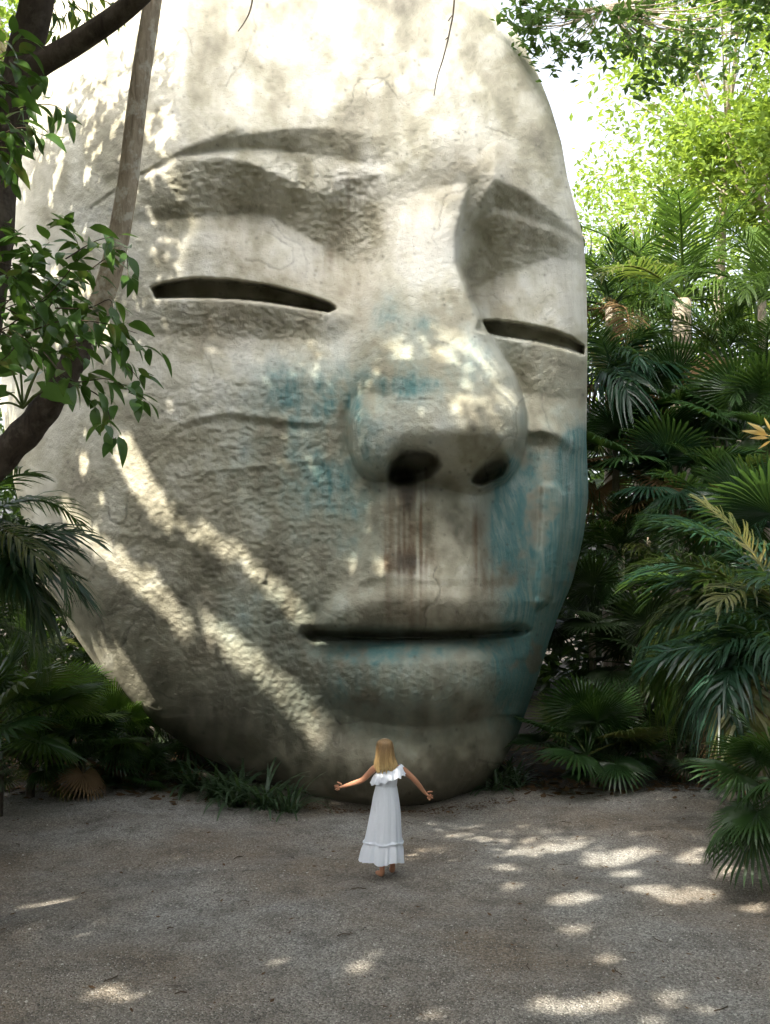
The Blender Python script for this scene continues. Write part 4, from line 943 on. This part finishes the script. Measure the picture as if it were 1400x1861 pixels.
# heliconia flowers at the right edge
hc = thing('heliconia', 'pale yellow flower with orange bracts at the right edge among palms', 'flower', (at(1408, 1000, 14.2).x, 14.2, 0)); O = Vector(hc.location)
mb = MB(); mb.tube([tuple(q) for q in smooth_path([(0, 0, 0), (.02, 0, 2.5), tuple(at(1402, 795, 14.2) - O)], 6)], .02, 6); link('stem', mb.mesh('stem', STEM), hc)
BR = broad_leaf(.30, .5, -.25).mesh('bract_shape', FLOWER)
for x, y, rz, el, s in ((1395, 790, 3.14, .35, .30), (1398, 796, 3.3, -.25, .26), (1400, 792, 2.9, .0, .36), (1402, 785, 2.6, .9, .22), (1402, 800, 3.4, -.8, .22)):
    link('bract', BR, hc, at(x, y, 14.1) - O, (.4, -el, rz), s)

# ================================================================== loose stones and fallen leaves
def pebbles():
    r = np.random.default_rng(5); n = 90000
    y = 6.3 + 9.0 * r.random(n) ** 1.7; x = (r.random(n) * 2 - 1) * y * 0.40
    s = r.uniform(.003, .008, n) * (1 + (r.random(n) < .03) * 1.2); z = ground_z(x, y)
    a = r.uniform(0, 6.28, n); c, sn = np.cos(a), np.sin(a); e = r.uniform(.6, 1.0, n)
    P = [np.stack([x + s * (c * ux * 1 - sn * uy * e), y + s * (sn * ux + c * uy * e), z - .001 + 0 * s], 1) for ux, uy in ((1, 0), (0, 1), (-1, 0), (0, -1))]
    P.append(np.stack([x + s * r.uniform(-.3, .3, n), y + s * r.uniform(-.3, .3, n), z + s * r.uniform(.4, .8, n)], 1))
    V = np.stack(P, 1).reshape(-1, 3); I = np.arange(n * 5).reshape(n, 5)
    T = np.concatenate([I[:, [k, (k + 1) % 4, 4]] for k in range(4)])
    m = Mat('loose_stone'); c = m.ramp(m.attr('tint'), [(0.0, (.06, .055, .048)), (.5, (.21, .195, .17)), (.85, (.36, .34, .30)), (1.0, (.55, .53, .48))])
    m.l(c, m.b.inputs['Base Color']); m.b.inputs['Roughness'].default_value = .9
    o = link('gravel_stones', mesh_np('gravel_stones', V, T.ravel(), np.full(len(T), 3), m.m, False, {'tint': np.repeat(r.random(n), 5)})); o['kind'] = 'stuff'
    o['label'] = 'loose grey gravel stones scattered over the clearing'
pebbles()
def litter():
    r = np.random.default_rng(6); n = 7000
    y = r.uniform(13.2, 19, n); x = r.uniform(-8, 9, n); k = r.random(n) < .07
    y[k] = r.uniform(7, 14, k.sum()); x[k] = r.uniform(-5, 5.5, k.sum())
    ok = k | (x > 1.6 + .3 * r.normal(size=n)) & (y > 13.9 + .25 * r.normal(size=n)) | (x < -2.6) & (y > 13.7 + .25 * r.normal(size=n))
    foot = 700; fx = r.uniform(-2.4, 1.7, foot); fy = 13.05 + .16 * np.abs(fx + .2) ** 1.6 + r.normal(0, .10, foot)
    x, y, k = np.concatenate([x[ok], fx]), np.concatenate([y[ok], fy]), np.concatenate([k[ok], np.ones(foot, bool)]); P = np.stack([x, y, ground_z(x, y) + .012], 1)
    sz = np.where(k, .028, .085)[:, None]; n = len(P)
    a = r.uniform(0, 6.28, n); d = np.stack([np.cos(a), np.sin(a), r.normal(0, .15, n)], 1); w_ = np.stack([-np.sin(a), np.cos(a), r.normal(0, .25, n)], 1)
    sz = sz * r.uniform(.5, 1.3, n)[:, None]
    V = np.stack([P - d * sz, P + w_ * sz * .4, P + d * sz, P - w_ * sz * .4], 1).reshape(-1, 3); I = np.arange(n * 4).reshape(n, 4)
    T = np.concatenate([I[:, [0, 1, 2]], I[:, [0, 2, 3]]])
    o = link('leaf_litter', mesh_np('leaf_litter', V, T.ravel(), np.full(len(T), 3), LITTER, False, {'tint': np.repeat(r.random(n), 4)})); o['kind'] = 'stuff'
    o['label'] = 'brown fallen leaves along the edges of the gravel'
litter()
def debris():
    r = np.random.default_rng(16); mb = MB()
    for _ in range(80):                                            # bits of twig on the gravel
        y = r.uniform(7, 14.5); x = r.uniform(-.42, .42) * y; L = r.uniform(.03, .16); a = r.uniform(0, 6.28); z = float(ground_z(x, y)) + .006
        mb.tube([(x, y, z), (x + L * .5 * math.cos(a), y + L * .5 * math.sin(a), z + .006), (x + L * math.cos(a + .3), y + L * math.sin(a + .3), z)], r.uniform(.002, .005), 4)
    o = link('twig_debris', mb.mesh('twig_debris', TWIG)); o['kind'] = 'stuff'; o['label'] = 'bits of broken twig lying on the gravel'
debris()
# ================================================================== the girl in the white dress (seen from behind, facing the head)
GXc, GYc = (705 - 700) * 10.18 / FPX, 10.18
girl = thing('person', 'barefoot child in a long white ruffled dress, arms spread, facing the stone head', 'person', (GXc, GYc, 0.0))

def mat_plain(name, col, rough, spec=.4, sss=0.0, noise=0.0):
    m = Mat(name); 
    if noise:
        n = m.noise(40, 4, .6, m.coords()); m.l(m.mix(m.math('MULTIPLY', n, noise), col, tuple(c * .6 for c in col)), m.b.inputs['Base Color'])
    else: m.b.inputs['Base Color'].default_value = (*col, 1)
    m.b.inputs['Roughness'].default_value = rough; m.b.inputs['Specular IOR Level'].default_value = spec
    if sss: m.b.inputs['Subsurface Weight'].default_value = sss; m.b.inputs['Subsurface Radius'].default_value = (.02, .008, .004)
    return m.m
SKIN = mat_plain('skin', (.50, .245, .145), .5, .4, .1, .25)
def mat_cloth():
    m = Mat('white_cotton'); n = m.noise(180, 2, .6, m.coords()); c = m.mix(m.math('MULTIPLY', n, .25), (.83, .88, .96), (.74, .80, .92))
    m.l(c, m.b.inputs['Base Color']); m.b.inputs['Roughness'].default_value = .9; m.b.inputs['Specular IOR Level'].default_value = .15
    tr = m.n('BsdfTranslucent'); m.l(c, tr.inputs['Color']); mx = m.n('MixShader'); mx.inputs[0].default_value = .12
    m.l(m.b.outputs[0], mx.inputs[1]); m.l(tr.outputs[0], mx.inputs[2]); m.l(mx.outputs[0], m.out.inputs['Surface']); return m.m
COTTON = mat_cloth()

def girl_body():
    V = []; E = []; Rd = []; roots = []
    def chain(pts, start=None, root=False):
        prev = start
        for j, (x, y, z, rx) in enumerate(pts):
            V.append((x, y, z)); Rd.append((rx, rx) if not hasattr(rx, '__len__') else rx); i = len(V) - 1
            if prev is not None: E.append((prev, i))
            elif root: roots.append(i)
            prev = i
        return prev
    pel = chain([(-.01, 0, .70, (.088, .070))], None, True)
    chest = chain([(-.012, 0, .82, (.076, .06)), (-.008, -.005, .95, (.086, .062)), (.0, -.008, 1.045, (.085, .06))], pel)
    neck = chain([(-.01, .0, 1.10, .036), (-.018, .005, 1.145, .036)], chest)
    hd = chain([(-.026, .018, 1.19, (.066, .072)), (-.028, .012, 1.245, (.076, .085)), (-.029, .008, 1.30, (.066, .074))], neck)
    # nose and chin (towards the stone head)
    chain([(-.027, .098, 1.205, .012), (-.027, .108, 1.19, .009)], hd - 1)
    aL = chain([(-.125, .0, 1.075, .038), (-.185, .02, 1.005, .033), (-.25, .03, .94, .029), (-.34, .06, .905, .026), (-.425, .09, .872, .018)], chest)
    aR = chain([(.125, .0, 1.068, .038), (.19, .015, 1.015, .033), (.257, .02, .954, .029), (.31, .05, .885, .025), (.36, .075, .815, .018)], chest)
    for s, x in ((-1, -.055), (1, .048)):
        dy = 0.0 if s < 0 else .13; hx = 0.062 * s - .01
        k = chain([(hx, 0, .62, .072), (hx * .95, -.01 + dy * .3, .38, .046), (x, -.015 + dy * .7, .24, .042), (x, -.01 + dy, .085, .026), (x, -.012 + dy, .035, .030)], pel)
        chain([(x - .02 + .01 * s, .06 + dy, .028, .028), (x - .035 + .02 * s, .11 + dy, .018, .020)], k)
    # hands: palm continues the arm, fingers are short chains rooted in the palm
    for root, w_, d, up, s in ((aL, (-.425, .09, .872), (-.93, .18, -.25), (-.2, .1, .95), -1), (aR, (.36, .075, .815), (.72, .18, -.66), (.62, .2, .75), 1)):
        w_ = Vector(w_); d = Vector(d).normalized(); up = Vector(up); up = (up - d * up.dot(d)).normalized()
        pm = w_ + d * .034; p2 = w_ + d * .060
        chain([(*pm, (.024, .013)), (*p2, (.025, .012))], root)
        n_ = d.cross(up)
        for k, (o, L, sp) in enumerate(((.019, .046, .18), (.0065, .053, .05), (-.0065, .050, -.07), (-.018, .040, -.20))):
            b = p2 + up * o - d * .006; f = (d + up * sp).normalized(); c = n_ * (.004 if k % 2 else -.003)
            chain([(*b, .0085), (*(b + f * L * .55 + c), .0078), (*(b + f * L + c * 3), .0062)], None, True)
        b = pm + up * .018 - d * .012; f = (d * .65 + up * .75).normalized()
        chain([(*b, .009), (*(b + f * .028), .0085), (*(b + f * .052 + d * .008), .0068)], None, True)
    me = bpy.data.meshes.new('body'); me.from_pydata(V, E, [])
    o = link('body', me, girl); sk = o.modifiers.new('skin', 'SKIN')
    for i, q in enumerate(me.skin_vertices[0].data): q.radius = Rd[i]; q.use_root = i in roots
    sk.use_smooth_shade = True; sk.branch_smoothing = .4
    sb = o.modifiers.new('sub', 'SUBSURF'); sb.levels = 2; sb.render_levels = 2
    me.materials.append(SKIN)
    dg = bpy.context.evaluated_depsgraph_get(); ev = o.evaluated_get(dg); baked = bpy.data.meshes.new_from_object(ev)
    o.modifiers.clear(); o.data = baked
    if not baked.materials: baked.materials.append(SKIN)
    baked.polygons.foreach_set('use_smooth', np.full(len(baked.polygons), True)); return o
girl_body()

def loft(name, rings, n, mat, parent, fn, thick=0.0):
    """rings = [(z, cx, cy, rx, ry)]; fn(t, a) -> radial factor and z offset"""
    m = len(rings); V = []
    for i, (z, cx_, cy_, rx, ry) in enumerate(rings):
        for k in range(n):
            a = 2 * math.pi * k / n; f, dz = fn(i / (m - 1), a)
            V.append((cx_ + rx * f * math.cos(a), cy_ + ry * f * math.sin(a), z + dz))
    Fq = [(i * n + k, i * n + (k + 1) % n, (i + 1) * n + (k + 1) % n, (i + 1) * n + k) for i in range(m - 1) for k in range(n)]
    mb = MB(); mb.add(V, Fq); return link(name, mb.mesh(name, mat), parent)
def interp_rings(keys, m):
    K = np.array(keys); t = np.linspace(0, 1, m); u = np.linspace(0, 1, len(K)); P = smooth_path(K, 24); idx = np.linspace(0, len(P) - 1, m)
    return [tuple(P[int(round(i))]) for i in idx]
rr = random.Random(9); ph1 = [rr.uniform(0, 6.28) for _ in range(8)]
def folds(t, a):
    g = t ** 1.2
    f = 1 + g * (.065 * math.sin(9 * a + ph1[0] + 1.2 * t) + .05 * math.sin(14 * a + ph1[1] - t) + .02 * math.sin(23 * a + ph1[2])) + (1 - t) * .018 * math.sin(34 * a)
    if t > .72: f += .02 * math.sin(31 * a + ph1[3]) + .03 * min(1, (t - .72) * 12)
    return f, .012 * g * math.sin(5 * a + ph1[4])
dress = link('dress', None, girl)
bod = loft('bodice', interp_rings([(1.055, -.002, 0, .100, .078), (1.0, -.006, 0, .106, .084), (.94, -.010, 0, .104, .082), (.885, -.014, 0, .100, .080)], 14), 64, COTTON, dress, lambda t, a: (1 + .015 * math.sin(26 * a) * (t if t > .3 else .3), 0))
skirt = loft('skirt', interp_rings([(.892, -.014, 0, .103, .083), (.80, -.018, -.005, .122, .10), (.65, -.022, -.01, .145, .118), (.50, -.032, -.012, .162, .135), (.36, -.042, -.012, .180, .150), (.27, -.048, -.012, .195, .165), (.175, -.055, -.012, .205, .178)], 46), 140, COTTON, dress, folds)
seam = loft('tier_seam', [(z, -.0415, -.012, .180 + d, .150 + d) for z, d in ((.372, .004), (.362, .013), (.350, .014), (.342, .005))], 140, COTTON, dress, lambda t, a: folds(.70, a))
def frill(t, a):
    w_ = t * (.055 * math.sin(13 * a + 1) + .045 * math.sin(19 * a + ph1[5]))
    return 1 + w_, (.046 * math.cos(a) - .012) * 1.0 + .010 * t * math.sin(13 * a + 2.2)
loft('ruffle', [(1.072, .008, 0, .122, .080), (1.058, .008, 0, .140, .100), (1.02, .006, -.004, .158, .122), (.985, .004, -.006, .166, .134), (.972, .004, -.006, .169, .137)], 150, COTTON, dress, frill)

# hair: a fall of strands to the shoulder blades, lighter towards the ends
def mat_hair():
    m = Mat('blonde_hair'); v = m.coords((90, 90, 4)); n = m.noise(1.0, 3, .6, v)
    c = m.ramp(m.attr('tint'), [(0.0, (.72, .54, .26)), (.30, (.52, .35, .15)), (.6, (.27, .165, .07)), (1.0, (.33, .21, .095))])
    c = m.mix(m.math('MULTIPLY', m.ramp(n, [(.35, 0.), (.7, 1.)]), .55), c, (.13, .075, .03))
    m.l(c, m.b.inputs['Base Color']); m.b.inputs['Roughness'].default_value = .42; m.b.inputs['Specular IOR Level'].default_value = .4
    m.l(m.bump(n, .5, .006), m.b.inputs['Normal']); return m.m
def hair():
    keys = [(1.353, -.029, .0, .012, .012), (1.345, -.029, -.002, .044, .048), (1.322, -.029, -.004, .071, .080), (1.285, -.029, -.006, .080, .094), (1.24, -.028, -.012, .084, .096), (1.18, -.026, -.028, .092, .086), (1.135, -.022, -.042, .106, .076), (1.105, -.018, -.050, .111, .066), (1.080, -.016, -.054, .094, .052)]
    R_ = interp_rings(keys, 30); n = 120; V = []; T = []; m = len(R_)
    q = [rr.uniform(0, 6.28) for _ in range(6)]
    for i, (z, cx_, cy_, rx, ry) in enumerate(R_):
        t = i / (m - 1)
        for k in range(n):
            a = math.radians(-205 + 230 * k / (n - 1))          # round the back of the head, open at the face
            g = min(1, t * 1.6); f = 1 + g * (.040 * math.sin(11 * a + q[0] + 2.5 * t) + .035 * math.sin(23 * a + q[1] - 2 * t) + .028 * math.sin(41 * a + q[2] + t))
            dz = -.034 * max(0, (t - .85) / .15) * (.5 + .5 * math.sin(13 * a + q[3])) ** 2 - .02 * max(0, (t - .85) / .15) * (.5 + .5 * math.sin(31 * a)) + (.012 * math.sin(7 * a + q[4]) if t > .9 else 0)
            V.append((cx_ + rx * f * math.cos(a), cy_ + ry * f * math.sin(a), z + dz)); T.append(1 - t)
    Fq = [(i * n + k, i * n + k + 1, (i + 1) * n + k + 1, (i + 1) * n + k) for i in range(m - 1) for k in range(n - 1)]
    # inner side gives the hair thickness
    c0 = len(V); V2 = []
    for i, (z, cx_, cy_, rx, ry) in enumerate(R_):
        for k in range(n):
            p = V[i * n + k]; V2.append((cx_ + (p[0] - cx_) * .86, cy_ + (p[1] - cy_) * .86, p[2] - .004)); T.append(1 - i / (m - 1))
    V += V2; F2 = [tuple(reversed([j + c0 for j in f])) for f in Fq]
    rim = [((m - 1) * n + k, (m - 1) * n + k + 1, c0 + (m - 1) * n + k + 1, c0 + (m - 1) * n + k) for k in range(n - 1)]
    rim += [(i * n, (i + 1) * n, c0 + (i + 1) * n, c0 + i * n) for i in range(m - 1)] + [((i + 1) * n + n - 1, i * n + n - 1, c0 + i * n + n - 1, c0 + (i + 1) * n + n - 1) for i in range(m - 1)]
    Fa = Fq + F2 + rim
    for _ in range(90):                                            # loose strands over the fall of hair
        a0 = math.radians(rr.uniform(-200, 20)); i0 = rr.randrange(5, 14); i1 = rr.randrange(22, m); dr = rr.uniform(-.12, .12); lift = rr.uniform(1.0, 1.07); w_ = rr.uniform(.002, .0045); b0 = len(V)
        for i in range(i0, i1 + 1):
            z, cx_, cy_, rx, ry = R_[i]; u_ = (i - i0) / (i1 - i0); a = a0 + dr * u_ + .05 * math.sin(6 * u_ + a0 * 3); f = lift + .05 * u_ * u_
            x_, y_ = cx_ + rx * f * math.cos(a), cy_ + ry * f * math.sin(a); hw = w_ * (1 - u_ ** 3)
            V += [(x_ - hw * math.sin(a), y_ + hw * math.cos(a), z - .03 * u_ ** 3), (x_ + hw * math.sin(a), y_ - hw * math.cos(a), z - .03 * u_ ** 3)]; T += [1 - i / (m - 1)] * 2
        Fa += [(b0 + 2 * k, b0 + 2 * k + 1, b0 + 2 * k + 3, b0 + 2 * k + 2) for k in range(i1 - i0)]
    fl = [j for f in Fa for j in f]
    link('hair', mesh_np('hair', V, fl, [4] * len(Fa), mat_hair(), True, {'tint': T}), girl)
hair()
mb = MB(); pts = [(-.029 + .083 * math.cos(a), -.004 + .01 * math.sin(a), 1.262 + .088 * math.sin(a)) for a in np.linspace(.05, math.pi - .05, 22)]
mb.tube(pts, .0055, 6); link('headband', mb.mesh('headband', mat_plain('headband', (.62, .5, .38), .5)), girl)
